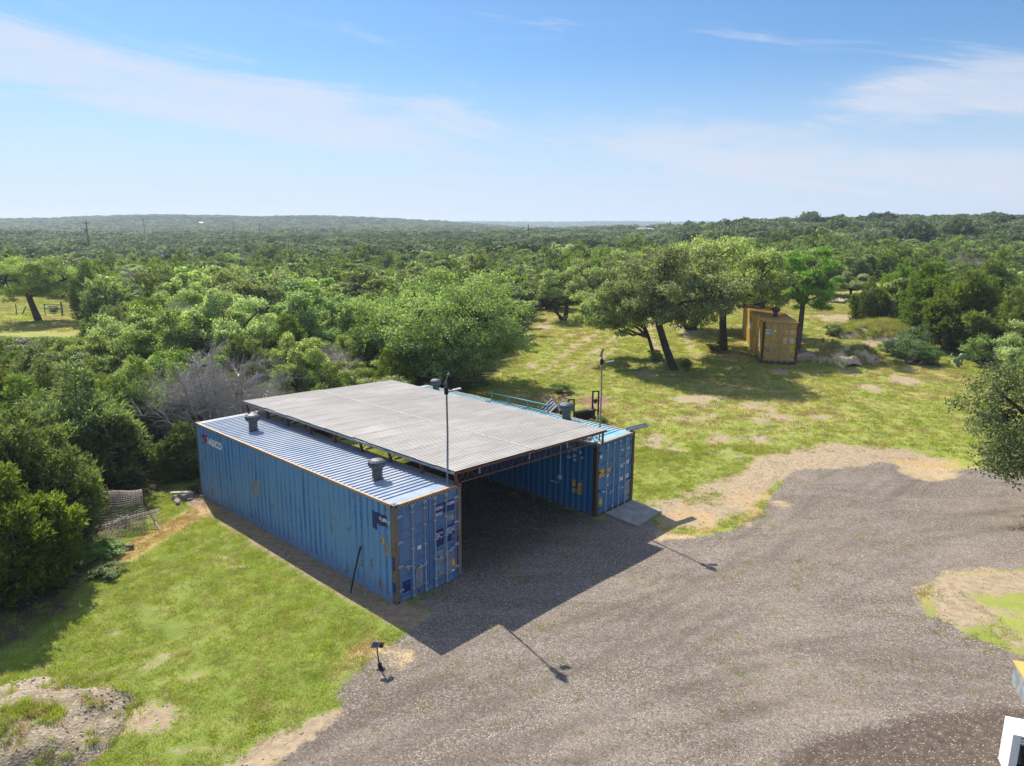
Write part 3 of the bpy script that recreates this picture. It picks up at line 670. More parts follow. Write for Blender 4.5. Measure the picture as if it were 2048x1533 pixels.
for x, z, w, h, m_ in ((1.45, 2.17, .28, .33, 'navy'), (1.74, 2.17, .50, .33, 'navy'), (1.45, 1.22, .32, .50, 'navy'), (1.86, 1.24, .38, .50, 'navy'), (.09+.1, .16+.10, .34, .34, 'navy'),
                       (1.86, 1.22, .0, .0, 'navy'), (1.87, 1.88, .30, .20, 'greyp'), (1.45, .30, .32, .78, 'greyp'), (1.86, .22, .32, .62, 'greyp'), (.72, .22, .26, .72, 'greyp'), (2.08, 1.26, .14, .17, 'greyp')):
    if w: patch(A1, 'door', x, z, w, h, m_)
letters(A1, 'door', 1.47, 2.33, 'GESU', .125, bold=.003); letters(A1, 'door', 1.86, 2.36, '572889 0', .115, bold=.003); letters(A1, 'door', 1.47, 2.15, '45G1', .125, bold=.003)
letters(A1, 'door', 1.47, 1.58, 'MAX GR\nTARE\nNET WT', .07, bold=.002); letters(A1, 'door', 1.87, 1.63, '32500 KG 71650 LB\n3900 KG 8600 LB\n28600 KG 63050 LB\n76.3 CUM', .052, bold=.0015)
patch(A1, 'door', 1.52, .48, .15, .12, 'bluepale', None, 'sticker', .006); patch(A1, 'door', 2.06, .26, .12, .06, 'white', None, 'sticker', .006); patch(A1, 'door', 2.08, .42, .14, .22, 'yellow', None, 'sticker', .006); patch(A1, 'door', .80, 1.36, .14, .12, 'letter', None, 'sticker', .005)
# writing on the teal container
for s_, z_, tx in ((1.30, 2.50, 'CR'), (1.08, 2.44, 'XU'), (.80, 2.38, '4'), (1.32, 2.28, '7'), (1.10, 2.20, '28'), (.74, 2.20, '61')): letters(A2, 'left', s_, z_, tx, .15, 'letter', SIDEP, .003)
for s_, z_, tx in ((1.36, 2.10, 'GB'), (1.08, 2.05, '43'), (.70, 1.30, 'I')): letters(A2, 'left', s_, z_, tx, .13, 'letter', SIDEP, .003)
patch(A2, 'left', 1.08, 1.08, .12, .24, 'yellow', SIDEP, 'sticker'); patch(A2, 'left', .82, 1.00, .18, .26, 'yellow', SIDEP, 'sticker'); patch(A2, 'left', 1.08, .82, .44, .16, 'yellow', SIDEP, 'sticker')
letters(A2, 'left', 1.05, .86, 'CAUTION', .08, 'navy', SIDEP); letters(A2, 'left', .79, 1.10, '9\'6"', .08, 'navy', SIDEP)
patch(A2, 'door', .20, 1.56, .34, .30, 'yellow', None, 'sticker', .006); letters(A2, 'door', .22, 1.66, '9\'6" HIGH', .062, 'rustdark'); patch(A2, 'door', .66, 1.66, .28, .15, 'yellow', None, 'sticker', .006); letters(A2, 'door', .68, 1.69, 'CAUTION', .06, 'rustdark')
d_ = poly_flat([(.06*math.cos(a*.524), .075*math.sin(a*.524)) for a in range(12)]); on_surface(d_, 'sticker', M['white'], A2, 'door', .30, 2.36, None, .006)
patch(A2, 'door', .68, 1.48, .12, .12, 'letter', None, 'sticker', .006); d_ = poly_flat([(.10*math.cos(a*.524), .17*math.sin(a*.524)) for a in range(12)]); on_surface(d_, 'sticker', M['yellow'], A2, 'door', .36, .62, None, .006)
letters(A2, 'door', 1.98, 2.26, 'L4', .16); patch(A2, 'door', 1.96, 2.05, .22, .10, 'greyp'); letters(A2, 'door', 1.55, 2.30, 'CRXU', .075); letters(A2, 'door', 1.55, 1.72, 'MAX WT\nTARE', .08); letters(A2, 'door', 1.93, 1.78, '30480\n67200', .085); letters(A2, 'door', 1.56, 1.10, 'N', .24, 'letter', None, .012); letters(A2, 'door', 1.93, 1.22, '26580\n58600', .085)
patch(A2, 'door', 1.88, .25, .36, .66, 'greyp'); letters(A2, 'door', .74, 1.12, 'C', .13)
# conduit and switch box on the inside wall of the teal container
mb = MB(); mb.tube([(-.03, 1.66, 2.80), (-.03, 1.66, 1.36)], .014, 8); mb.box(-.07, -.004, 1.60, 1.72, 1.20, 1.36); mb.tube([(-.03, 1.66, 1.20), (-.03, 1.68, 1.08), (-.03, 1.76, 1.02), (-.03, 2.1, 1.04)], .012, 6); mb.build('conduit', M['white'], A2)
mb = MB(); mb.tube([(-.03, 5.1, 2.75), (-.03, 5.1, 1.55)], .014, 8); mb.build('conduit', M['white'], A2)
# writing on the ochre container
letters(A3, 'left', 8.05, 1.45, 'U A S', 1.0, 'letter', SIDEP, .02); patch(A3, 'left', 7.5, 2.05, .7, .45, 'rustdark', SIDEP); patch(A3, 'left', 1.62, .95, .30, 1.25, 'letter', SIDEP); patch(A3, 'left', 1.62, 2.1, .30, .25, 'letter', SIDEP)
patch(A3, 'door', .20, 2.08, .40, .28, 'letter', None, 'sticker', .006); patch(A3, 'door', .22, 2.16, .36, .14, 'bluepale', None, 'sticker', .008); d_ = poly_flat([(.075*math.cos(a*.785+.39), .075*math.sin(a*.785+.39)) for a in range(8)]); on_surface(d_, 'sticker', M['white'], A3, 'door', .83, 2.30, None, .006)
letters(A3, 'door', 1.52, 2.26, 'TRLU', .085, bold=.004); letters(A3, 'door', 1.86, 2.26, '480970 1', .085, bold=.004); letters(A3, 'door', 1.86, 2.10, '45G1', .085, bold=.004)
letters(A3, 'door', 1.42, 1.72, 'MGW\nTARE\nNET\nCUBE', .10, bold=.004); letters(A3, 'door', 1.86, 1.72, '30480 KG\n3900 KG\n26580 KG\n76.4 M3', .095, bold=.004)
patch(A3, 'door', 1.90, .82, .32, .36, 'yellow2', None, 'sticker', .006); letters(A3, 'door', 1.97, .92, 'X', .22, 'rustdark'); patch(A3, 'door', .36, .80, .20, .22, 'greyp'); patch(A3, 'door', 2.08, .27, .13, .05, 'white', None, 'sticker', .006)
# timber blocks under the ochre container
for k, (u, v) in enumerate(((.25, .3), (1.2, .35), (2.2, .3), (.25, 11.8), (2.2, 11.8))):
    e = np.array([math.cos(C3[3]), math.sin(C3[3])]); n_ = np.array([-e[1], e[0]]); p = np.array(C3[:2])+e*u+n_*v
    z = T(*p); mb = MB(); mb.box(-.25, .25, -.12, .12, z-.1-C3[2], 0.0); o = mb.build('support_block', M['rustdark'] if k != 1 else M['concrete']); o.location = (p[0], p[1], C3[2]); o.rotation_euler.z = C3[3]
    tag(o, 'dark timber block under the ochre container' if k != 1 else 'pale concrete block under the middle of the ochre container doors', 'block', 'blocks carrying the ochre container' if k != 1 else None)

# ------------------------------------------------------------------ carport roof on trusses
car = empty('carport_roof', tuple(UV(0, 0)), YA); tag(car, 'wide corrugated metal carport roof on rusty trusses between two blue containers', 'carport roof')
U0, U1, V0, V1 = 2.10, 9.45, -.10, 12.32
def rz(u): return 3.345+(3.14-3.345)*(u-U0)/(U1-U0)
PITCH = .1183; NP = 7
def sheet_mesh(u0, u1, amp=.013):
    pts = []
    for i in range(NP): q_ = i*PITCH; pts += [(q_, 0), (q_+.076, 0), (q_+.086, .0095), (q_+.106, .0095)]
    pts += [(NP*PITCH, 0), (NP*PITCH+.03, 0)]; n = len(pts)-1
    v = []; f = []; us = np.linspace(u0, u1, 4)
    for u in us:
        for s, d in pts: v.append((u, s, rz(u)+d))
    m_ = n+1; L = len(v)
    for u in us:
        for s, d in pts: v.append((u, s, rz(u)+d-.003))
    for j in range(3):
        for i in range(n): a = j*m_+i; f.append((a, a+m_, a+m_+1, a+1)); f.append((L+a, L+a+1, L+a+m_+1, L+a+m_))
    for i in range(n): f.append((i, i+1, L+i+1, L+i)); a = 3*m_+i; f.append((a, L+a, L+a+1, a+1))
    me = bpy.data.meshes.new('roof_sheet'); me.from_pydata(v, [], f); me.materials.append(M['sheet']); me.update(); return me
um = U0+(U1-U0)*.46
sm_a, sm_b = sheet_mesh(U0, um+.07), sheet_mesh(um, U1)
rs = random.Random(5); ns = 15; w_ = PITCH*NP
for i in range(ns):
    for k, me_ in enumerate((sm_a, sm_b)):
        o = link('roof_sheet', me_, car); o.location = (rs.uniform(-.03, .03), V0+i*w_, .0035*(i % 2)+(.022 if k == 0 else 0)); o.rotation_euler = (rs.uniform(-.005, .005), rs.uniform(-.0012, .0012), 0)
V1 = V0+ns*w_
for i in range(ns):
    mb = MB(); v = V0+i*w_
    for j in range(NP): a = rs.uniform(.0, .03); mb.box(um+.03-a, um+.062+rs.uniform(0, .03), v+j*PITCH+.004, v+(j+1)*PITCH-rs.uniform(.004, .03), rz(um)+.005, rz(um)+.030)
    s_ = mb.build('lap_seal', M['lap'], car); s_['kind'] = 'stuff'
rs = random.Random(8); mb = MB()
for i in range(9):
    v = V0+.06+i*(V1-V0-.12)/8; mb = MB(); zt = lambda u: rz(u)-.045
    zb = lambda u: zt(u)-.34
    ua, ub = U0+.04, U1-.05
    mb.bar((ua, v, zt(ua)), (ub, v, zt(ub)), .05, .05); mb.bar((ua+.25, v, zb(ua)+.0), (ub-.35, v, zb(ub)), .035, .035)
    n = 34; 
    for k in range(n):
        a = ua+.25+(ub-ua-.6)*k/n; b = ua+.25+(ub-ua-.6)*(k+1)/n
        if k % 2: mb.bar((a, v, zb(a)), (b, v, zt(b)), .014)
        else: mb.bar((a, v, zt(a)), (b, v, zb(b)), .014)
    tr = mb.build('truss', M['truss'], car)
    mb = MB(); mb.bar((ua+.03, v, zt(ua)), (ua+.13, v, CH+.005), .06, .08); mb.bar((ua+.03, v+.01, CH+.02), (ua+.45, v+.01, zt(ua)-.05), .02)
    zr = C2[2]+CH+.01
    mb.bar((ub-.08, v, zt(ub)), (ub-.08, v, zr), .05, .06); mb.bar((ub-.6, v, zt(ub)-.05), (ub-.1, v, zr+.02), .02)
    mb.build('truss_foot', M['truss'], tr)
for k, u in enumerate(np.linspace(U0+.05, U1-.06, 6)):
    mb = MB(); mb.box(u-.02, u+.02, V0+.02, V1-.02, rz(u)-.020-.012, rz(u)-.0155); mb.build('purlin', M['truss'], car)
mb = MB(); mb.box(U0-.015, U0+.02, V0, V1, rz(U0)-.085, rz(U0)-.018); mb.build('edge_fascia', M['greyp'], car)
mb = MB(); v = V0-.004; mb.bar((U0, v, rz(U0)-.055), (U1, v, rz(U1)-.055), .02, .07); mb.build('edge_beam', M['truss'], car)
for u in (3.1, 5.3, 7.2, 8.3):   # small drip brackets under the front edge
    mb = MB(); mb.box(u-.012, u+.012, V0-.018, V0+.01, rz(u)-.26, rz(u)-.06); mb.build('hanger', M['bar'], car)

# concrete pad and other yard things
e2 = np.array([math.cos(C2[3]), math.sin(C2[3])]); n2_ = np.array([-e2[1], e2[0]])
def C2P(u, v, z): p = np.array(C2[:2])+e2*u+n2_*v; return Vector((p[0], p[1], C2[2]+z))
mb = MB(); pad = [(3.46, 25.28), (4.68, 26.62), (5.62, 25.58), (4.50, 24.12)]; cx, cy = 4.56, 25.4
zs = [T(*p)+.05 for p in pad]; zc = max(zs)
mb.add([(x-cx, y-cy, zc-.30) for x, y in pad]+[(x-cx, y-cy, zc) for x, y in pad], [(0,1,2,3)[::-1], (4,7,6,5)[::-1], (0,4,5,1), (1,5,6,2), (2,6,7,3), (3,7,4,0)])
mb = MB(); p4 = pad[::-1]
mb.add([(x-cx, y-cy, zc-.30) for x, y in p4]+[(x-cx, y-cy, zc) for x, y in p4], [(3,2,1,0), (4,5,6,7), (0,1,5,4), (1,2,6,5), (2,3,7,6), (3,0,4,7)])
o = mb.build('concrete_pad', M['concrete']); o.location = (cx, cy, 0); tag(o, 'grey concrete pad laid before the teal container doors', 'concrete pad')
# ------------------------------------------------------------------ vegetation builders
def unit(v): return v/np.maximum(np.linalg.norm(v, axis=-1, keepdims=True), 1e-9)
def leaf_quads(rng, c, nrm, L, W):
    """one kite-shaped leaf per centre, facing nrm"""
    n = len(c); r = rng.normal(size=(n, 3)); a = unit(np.cross(nrm, r)); b = np.cross(nrm, a)
    L = (L*rng.uniform(.7, 1.3, n))[:, None]; W = (W*rng.uniform(.7, 1.3, n))[:, None]
    return np.stack([c-a*L*.5, c+b*W*.5-a*L*.05, c+a*L*.5, c-b*W*.5-a*L*.05], 1)
def spray_quads(rng, c, d, L, W):
    n = len(c); r = rng.normal(size=(n, 3)); b = unit(np.cross(d, r))
    L = (L*rng.uniform(.6, 1.4, n))[:, None]; W = (W*rng.uniform(.7, 1.3, n))[:, None]
    return np.stack([c, c+d*L*.45+b*W*.5, c+d*L, c+d*L*.45-b*W*.5], 1)
def skeleton(rng, targets, fork, nl, R, rbase):
    """limbs from the fork out towards clusters of targets; returns list of (points, radii)"""
    out = []; T_ = targets; k = min(nl, len(T_)); idx = rng.choice(len(T_), k, replace=False); cen = T_[idx].copy()
    for _ in range(4):
        lab = np.argmin(((T_[:, None]-cen[None])**2).sum(-1), 1)
        for j in range(k):
            if (lab == j).any(): cen[j] = T_[lab == j].mean(0)
    for j in range(k):
        m = T_[lab == j]
        if not len(m): continue
        e = fork+(cen[j]-fork)*.95; mid = fork+(e-fork)*.5+rng.normal(size=3)*.09*R+np.array([0, 0, -.04*R]); q = fork+(e-fork)*.22+rng.normal(size=3)*.03*R
        pts = [fork, q, mid, e]; out.append((pts, [rbase*.75, rbase*.55, rbase*.38, rbase*.2]))
        for p in m:
            s = mid if np.linalg.norm(p-mid) < np.linalg.norm(p-e) else e
            h = s+(p-s)*.5+rng.normal(size=3)*.06*R
            out.append(([s, h, p], [rbase*.22, rbase*.13, rbase*.045]))
    return out
def oak_meshes(seed, R, H, trunk=.35, nclump=70, nleaf=45000, L=.10, W=.06, lean=(0, 0), off=(0, 0), mat='oak', flat=.85, trunks=1, skirt=0.0, rt=None, name='crown', bark='bark', fill=.45):
    rng = np.random.default_rng(seed)
    zc = H*(.60-.12*skirt); Hv = (H-zc)*.90; low = zc-H*trunk
    th = rng.uniform(0, 2*math.pi, nclump); cz = rng.uniform(-1, 1, nclump)
    rr = (fill+(1-fill)*rng.uniform(0, 1, nclump)**.6)
    hor = np.sqrt(1-cz**2*.85)
    lob = 1+.16*np.sin(3*th+rng.uniform(0, 6))+.10*np.sin(5*th+rng.uniform(0, 6))
    P = np.stack([np.cos(th)*hor*R*.86*rr*lob, np.sin(th)*hor*R*.86*rr*lob, zc+np.where(cz > 0, cz*Hv*rr, cz*low*rr*.8)], -1)
    P[:, 2] += .10*H*rng.normal(size=nclump)*.5; P[:, 0] += off[0]; P[:, 1] += off[1]
    P[:, 2] = np.clip(P[:, 2], H*.12, H*.95)
    rt = rt or R*.055+.06
    fork = np.array([lean[0], lean[1], H*trunk])
    mb = MB()
    for k in range(trunks):
        off = np.array([rng.normal()*.25, rng.normal()*.25, 0]) if trunks > 1 else np.zeros(3)
        fk = fork+off*2
        mb.tube([off*.6+np.array([0, 0, -.25]), off*.6+fk*.02+np.array([0, 0, .12]), off*.8+fk*.45+rng.normal(size=3)*[.12, .12, 0]*R*.1+np.array([0, 0, H*trunk*.02]), fk], [rt*1.5, rt*1.1, rt*.9, rt*.8], 9)
        for pts, rs in skeleton(rng, P[k::trunks], fk, max(3, 6//trunks+1), R, rt): mb.tube(pts, rs, 5, False)
    tm = mb.mesh('trunk', M[bark])
    # leaves: clumps made of twigs made of leaves
    cr_ = R*rng.uniform(.13, .25, nclump)
    w = cr_**2; cnt = np.maximum(1, (w/w.sum()*nleaf/14).astype(int))
    ci = np.repeat(np.arange(nclump), cnt); n = len(ci)
    d = unit(rng.normal(size=(n, 3))); d[:, 2] = np.where(d[:, 2] < -.3, -d[:, 2]*.5, d[:, 2])
    tw = P[ci]+d*(cr_[ci]*rng.uniform(.35, 1.0, n)**.6)[:, None]*np.array([1, 1, flat*.75])
    li = np.repeat(np.arange(n), 14); m = len(li)
    lc = tw[li]+rng.normal(size=(m, 3))*np.array([.10, .10, .075])*(R/3.2)**.5*1.15
    out = unit(lc-P[ci][li]); nrm = unit(out*.7+np.array([0, 0, .55])+rng.normal(size=(m, 3))*.75)
    q = leaf_quads(rng, lc, nrm, L, W)
    ctone = rng.uniform(-.22, .22, nclump); ttone = rng.normal(size=n)*.20
    tone = np.clip(.48+ctone[ci][li]+ttone[li]+rng.normal(size=m)*.16, 0, 1)
    q[..., 2] = np.maximum(q[..., 2], .05)
    return tm, quad_mesh(name, q, tone, M[mat])
def juniper_meshes(seed, R, H, nspray=2600, per=18, L=.16, W=.05, base=.06, mat='juniper', lobes=9, bare=.0):
    rng = np.random.default_rng(seed)
    # several leaning stems, each with its own plume-shaped mass
    mb = MB(); C = []; 
    lobes += 5
    for k in range(lobes):
        a = rng.uniform(0, 2*math.pi); r = R*.78*math.sqrt(rng.uniform(0.05, 1)) if k else 0
        top = H*(1-.45*(r/(R*.78))**1.6)*rng.uniform(.70, 1.05) if k else H*.95
        C.append((r*math.cos(a), r*math.sin(a), top, R*rng.uniform(.27, .44)))
        c = C[-1]
        mb.tube([(c[0]*.15, c[1]*.15, -.2), (c[0]*.5, c[1]*.5, top*.25), (c[0]*.95, c[1]*.95, top*.62), (c[0], c[1], top*.94)], [.10+.012*H, .08+.008*H, .05, .012], 6, False)
        for j in range(9):
            z = top*(.15+.08*j); a2 = rng.uniform(0, 6.28); l = c[3]*.9
            mb.tube([(c[0]*(.3+.7*z/top), c[1]*(.3+.7*z/top), z), (c[0]*.9+math.cos(a2)*l, c[1]*.9+math.sin(a2)*l, z+.18*l)], [.03, .008], 4, False)
    tm = mb.mesh('trunk', M['barkgrey'])
    k = rng.integers(0, lobes, nspray); Ca = np.array(C)[k]
    t_ = rng.uniform(base, 1, nspray)**.85; a = rng.uniform(0, 2*math.pi, nspray)
    env = Ca[:, 3]*(1-t_)**.42*(1.05+.25*np.sin(a*3+Ca[:, 0]*5+t_*9))*np.where(t_ < .2, .75+t_*1.2, 1)
    rad = env*rng.uniform(.45, 1.18, nspray)
    z = Ca[:, 2]*t_
    bx = Ca[:, 0]*(.35+.65*t_)
    by = Ca[:, 1]*(.35+.65*t_)
    P = np.stack([bx+np.cos(a)*rad, by+np.sin(a)*rad, z], -1)
    ax = unit(np.stack([np.cos(a)*.8, np.sin(a)*.8, .55+.5*t_], -1)+rng.normal(size=(nspray, 3))*.28)
    li = np.repeat(np.arange(nspray), per); m = len(li)
    s = rng.uniform(0, 1, m)
    c = P[li]+ax[li]*(s*.36)[:, None]+rng.normal(size=(m, 3))*.055*(1.25-s)[:, None]*1.3
    d = unit(ax[li]*.9+rng.normal(size=(m, 3))*.55)
    q = spray_quads(rng, c, d, L, W)
    tone = np.clip(.45+.30*(s-.5)+.18*(t_[li]-.5)+rng.uniform(-.18, .18, lobes)[k][li]+rng.normal(size=nspray)[li]*.14+rng.normal(size=m)*.10, 0, 1)
    q[..., 2] = np.maximum(q[..., 2], .02)
    return tm, quad_mesh('crown', q, tone, M[mat])
def dead_meshes(seed, R, H, nb=70):
    rng = np.random.default_rng(seed); mb = MB()
    stems = [(rng.normal()*.25*R, rng.normal()*.25*R, H*rng.uniform(.75, 1)) for _ in range(5)]; stems[0] = (0, 0, H)
    for sx_, sy_, top in stems:
        mb.tube([(sx_*.1, sy_*.1, -.2), (sx_*.6, sy_*.6, top*.5), (sx_, sy_, top)], [.10, .05, .008], 6, False)
    tm = mb.mesh('trunk', M['deadwood']); q = []
    def twig(p0, d, L, r, lv):
        n = 3; p = p0; 
        for i in range(n):
            d2 = unit(d+rng.normal(size=3)*.16); p2 = p+d2*L/n; b = unit(np.cross(d2, rng.normal(size=3))); b2 = np.cross(d2, b)
            r2 = r*(1-.28)
            for w in (b, b2): q.append([p-w*r, p+w*r, p2+w*r2, p2-w*r2])
            if lv < 3:
                for _ in range(3 if lv == 0 else 2):
                    twig(p+(p2-p)*rng.uniform(.3, 1), unit(d2+rng.normal(size=3)*.55), L*.5, r*.55, lv+1)
            p = p2; r = r2; d = d2
    for i in range(nb):
        sx_, sy_, top = stems[rng.integers(0, 5)]; t_ = rng.uniform(.12, .95); a = rng.uniform(0, 6.283)
        p0 = np.array([sx_*t_, sy_*t_, top*t_]); twig(p0, unit(np.array([math.cos(a), math.sin(a), .30])), R*(1.15-t_*.8), .032, 0)
    q = np.array(q); return tm, quad_mesh('branches', q, rng.uniform(0, 1, len(q)), M['grey'])
def plant(kind_name, meshes, loc, rot, scale, label, cat='tree', group=None, crown='crown'):
    o = empty(kind_name, loc, rot); o.scale = (scale,)*3 if isinstance(scale, (int, float)) else scale
    tag(o, label, cat, group); link('trunk', meshes[0], o); link(crown, meshes[1], o); return o
RNG = random.Random(77)
# shared kinds for the nearer woodland
OAKS = [oak_meshes(10+i, 2.9, 5.0, .34, 64, 30000, .13, .085, mat='oak', trunks=(1, 2, 2)[i], skirt=.5) for i in range(3)]
JUN = [juniper_meshes(30+i, 2.3, 4.6, 3200, 14, .19, .055, lobes=8+i) for i in range(3)]
BRI = [oak_meshes(50+i, 2.2, 4.4, .18, 64, 24000, .11, .07, mat='bright', trunks=3, skirt=.9, flat=1.1, bark='barkgrey') for i in range(2)]
DEAD = [dead_meshes(60, 2.4, 4.4, 40)]
SHR = [oak_meshes(70+i, .9, 1.3, .10, 26, 7000, .07, .04, mat=('oakdeep', 'bright')[i], trunks=3, skirt=1.0, flat=1.1, bark='barkgrey') for i in range(2)]
# lighter kinds for the middle distance
OAKM = [oak_meshes(110+i, 2.9, 5.0, .30, 46, 7500, .24, .15, mat=('oak', 'oakfar', 'oak')[i], trunks=2, skirt=.7) for i in range(3)]
JUNM = [juniper_meshes(130+i, 2.3, 4.6, 850, 6, .34, .13, lobes=8) for i in range(3)]
BRIM = [oak_meshes(150+i, 2.2, 4.4, .18, 40, 5500, .22, .14, mat='bright', trunks=2, skirt=.9, flat=1.1, bark='barkgrey') for i in range(1)]
DEADM = [dead_meshes(161, 2.4, 4.2, 16)]

TREES = []   # (x, y, radius) already taken
def put(kind, x, y, R, H, meshes, base_R, base_H, label, rot=None, **k):
    TREES.append((x, y, R)); s = R/base_R
    return plant(kind, meshes, (x, y, T(x, y)-.05), RNG.uniform(0, 6.28) if rot is None else rot, (s, s, H/base_H), label, **k)
def ground_px(px, py): g = G(px, py); return g.x, g.y
def xat(px, Y): return (px-1024)/CAM_F*Y
# the named trees of the photograph
x, y = xat(893, 45.5), 45.5
put('live_oak', x, y, 5.8, 7.3, oak_meshes(1, 5.8, 7.3, .20, 165, 92000, .135, .09, lean=(.3, -.2), mat='oakdeep', skirt=1.0, rt=.34, fill=.62), 5.8, 7.3, 'broad spreading live oak right behind the carport roof', 0)
x, y = ground_px(1347, 740)
put('live_oak', x, y, 5.2, 8.5, oak_meshes(2, 5.2, 8.5, .38, 105, 46000, .16, .10, lean=(-1.1, .5), mat='oak', rt=.29, fill=.4), 5.2, 8.5, 'tall live oak with a thick leaning trunk, nearest of the group in the field', 0, group=None)
x, y = ground_px(1310, 717)
put('live_oak', x, y, 3.8, 6.6, oak_meshes(3, 3.8, 6.6, .24, 70, 30000, .16, .10, lean=(-.5, .2), off=(-3.0, .3), mat='oak', rt=.15, skirt=.4), 3.8, 6.6, 'thin forked oak with a leafy sucker clump at its foot, beside the leaning trunk', 0)
x, y = ground_px(1447, 700)
put('live_oak', x, y, 5.2, 8.6, oak_meshes(4, 5.2, 8.6, .42, 100, 46000, .17, .105, lean=(-.2, .3), off=(-.5, .4), mat='oak', rt=.31, fill=.4), 5.2, 8.6, 'stout dark-trunked live oak left of the ochre container', 0)
x, y = ground_px(1500, 668)
put('live_oak', x, y, 3.6, 7.0, OAKS[0], 2.9, 5.0, 'live oak leaning over the back end of the ochre container', 1.0)
x, y = ground_px(1385, 660)
put('live_oak', x, y, 4.0, 7.6, OAKS[1], 2.9, 5.0, 'live oak at the rear of the field group with low dark boughs', 2.0)
x, y = xat(1603, 56), 56.0
put('elm_tree', x, y, 2.9, 8.0, oak_meshes(5, 2.9, 8.0, .44, 60, 26000, .14, .085, mat='bright', trunks=2, rt=.14, bark='barkgrey', lean=(.1, .1)), 2.9, 8.0, 'slender twin-trunked tree rising behind the right side of the ochre container', 0)
for px, py, R, H, lb in ((1130, 640, 3.2, 5.8, 'pale oak at the left end of the oak row across the field'), (1190, 630, 3.6, 6.6, 'full oak second from the left in the row across the field'), (1270, 612, 4.0, 7.2, 'oak behind the thin forked oak, at the far edge of the field')):
    x, y = ground_px(px, py); put('live_oak', x, y, R, H, OAKS[RNG.randrange(3)], 2.9, 5.0, lb)
x, y = ground_px(1100, 618); put('juniper_tree', x, y, 2.4, 6.8, JUN[1], 2.3, 4.6, 'dark upright juniper in the corner where the field meets the woods')
# left side
x, y = xat(72, 78), 78.0
put('live_oak', x, y, 5.0, 6.9, oak_meshes(6, 5.0, 6.9, .38, 75, 42000, .15, .09, lean=(-.9, .3), mat='oak', rt=.36, fill=.45, flat=.75), 5.0, 6.9, 'lone umbrella-shaped oak before the pasture gate', 0)
x, y = xat(178, 76), 76.0; put('juniper_tree', x, y, 2.0, 6.4, JUN[0], 2.3, 4.6, 'dark juniper standing just right of the pasture gate')
x, y = xat(632, 51), 51.0; put('hackberry_tree', x, y, 3.5, 6.3, BRI[0], 2.2, 4.4, 'rounded fresh-green tree left of the broad oak')
x, y = xat(598, 37.5), 37.5; put('live_oak', x, y, 1.9, 4.7, OAKS[2], 2.9, 5.0, 'small rounded oak with pale leaf tips between dead juniper and broad oak')
x, y = xat(452, 46), 46.0; put('live_oak', x, y, 3.3, 6.3, OAKS[0], 2.9, 5.0, 'pale-leaved oak of the thicket, tallest behind the dead juniper')
x, y = xat(330, 45), 45.0; put('live_oak', x, y, 3.2, 5.4, OAKS[1], 2.9, 5.0, 'pale-leaved oak left of the tallest thicket oak')
x, y = xat(235, 43), 43.0; put('live_oak', x, y, 2.9, 4.4, OAKS[2], 2.9, 5.0, 'low pale-leaved oak at the left end of the thicket oaks')
x, y = xat(495, 62), 62.0; put('live_oak', x, y, 4.6, 6.8, OAKS[1], 2.9, 5.0, 'wide greyish oak beyond the thicket, behind the fresh-green tree')
x, y = xat(415, 31), 31.0; put('dead_juniper', x, y, 3.2, 5.3, DEAD[0], 2.4, 4.4, 'bleached dead juniper skeleton in the thicket behind the blue container', crown='branches')
x, y = xat(470, 32.5), 32.5; put('dead_juniper', x, y, 2.6, 3.6, DEAD[0], 2.4, 4.4, 'lower dead juniper sprawling beside the bleached skeleton', 2.2, crown='branches')
x, y = xat(338, 28.5), 28.5; put('juniper_tree', x, y, 1.3, 2.4, JUN[2], 2.3, 4.6, 'bushy juniper close to the back corner of the blue container')
x, y = xat(745, 38), 38.0; put('oak_shrub', x, y, 2.3, 2.5, OAKS[1], 2.9, 5.0, 'low oak scrub just behind the back edge of the carport roof', cat='shrub')
x, y = xat(130, 27.5), 27.5; put('juniper_tree', x, y, 2.9, 4.9, JUN[1], 2.3, 4.6, 'large juniper behind the heap of wire mesh')
x, y = xat(0, 21.5), 21.5; put('juniper_tree', x, y, 2.3, 4.6, JUN[0], 2.3, 4.6, 'dense juniper shading the left end of the lawn')
x, y = xat(-60, 18.6), 18.6; put('juniper_tree', x, y, 2.0, 3.9, JUN[2], 2.3, 4.6, 'juniper cut by the left picture edge above the shaded lawn')
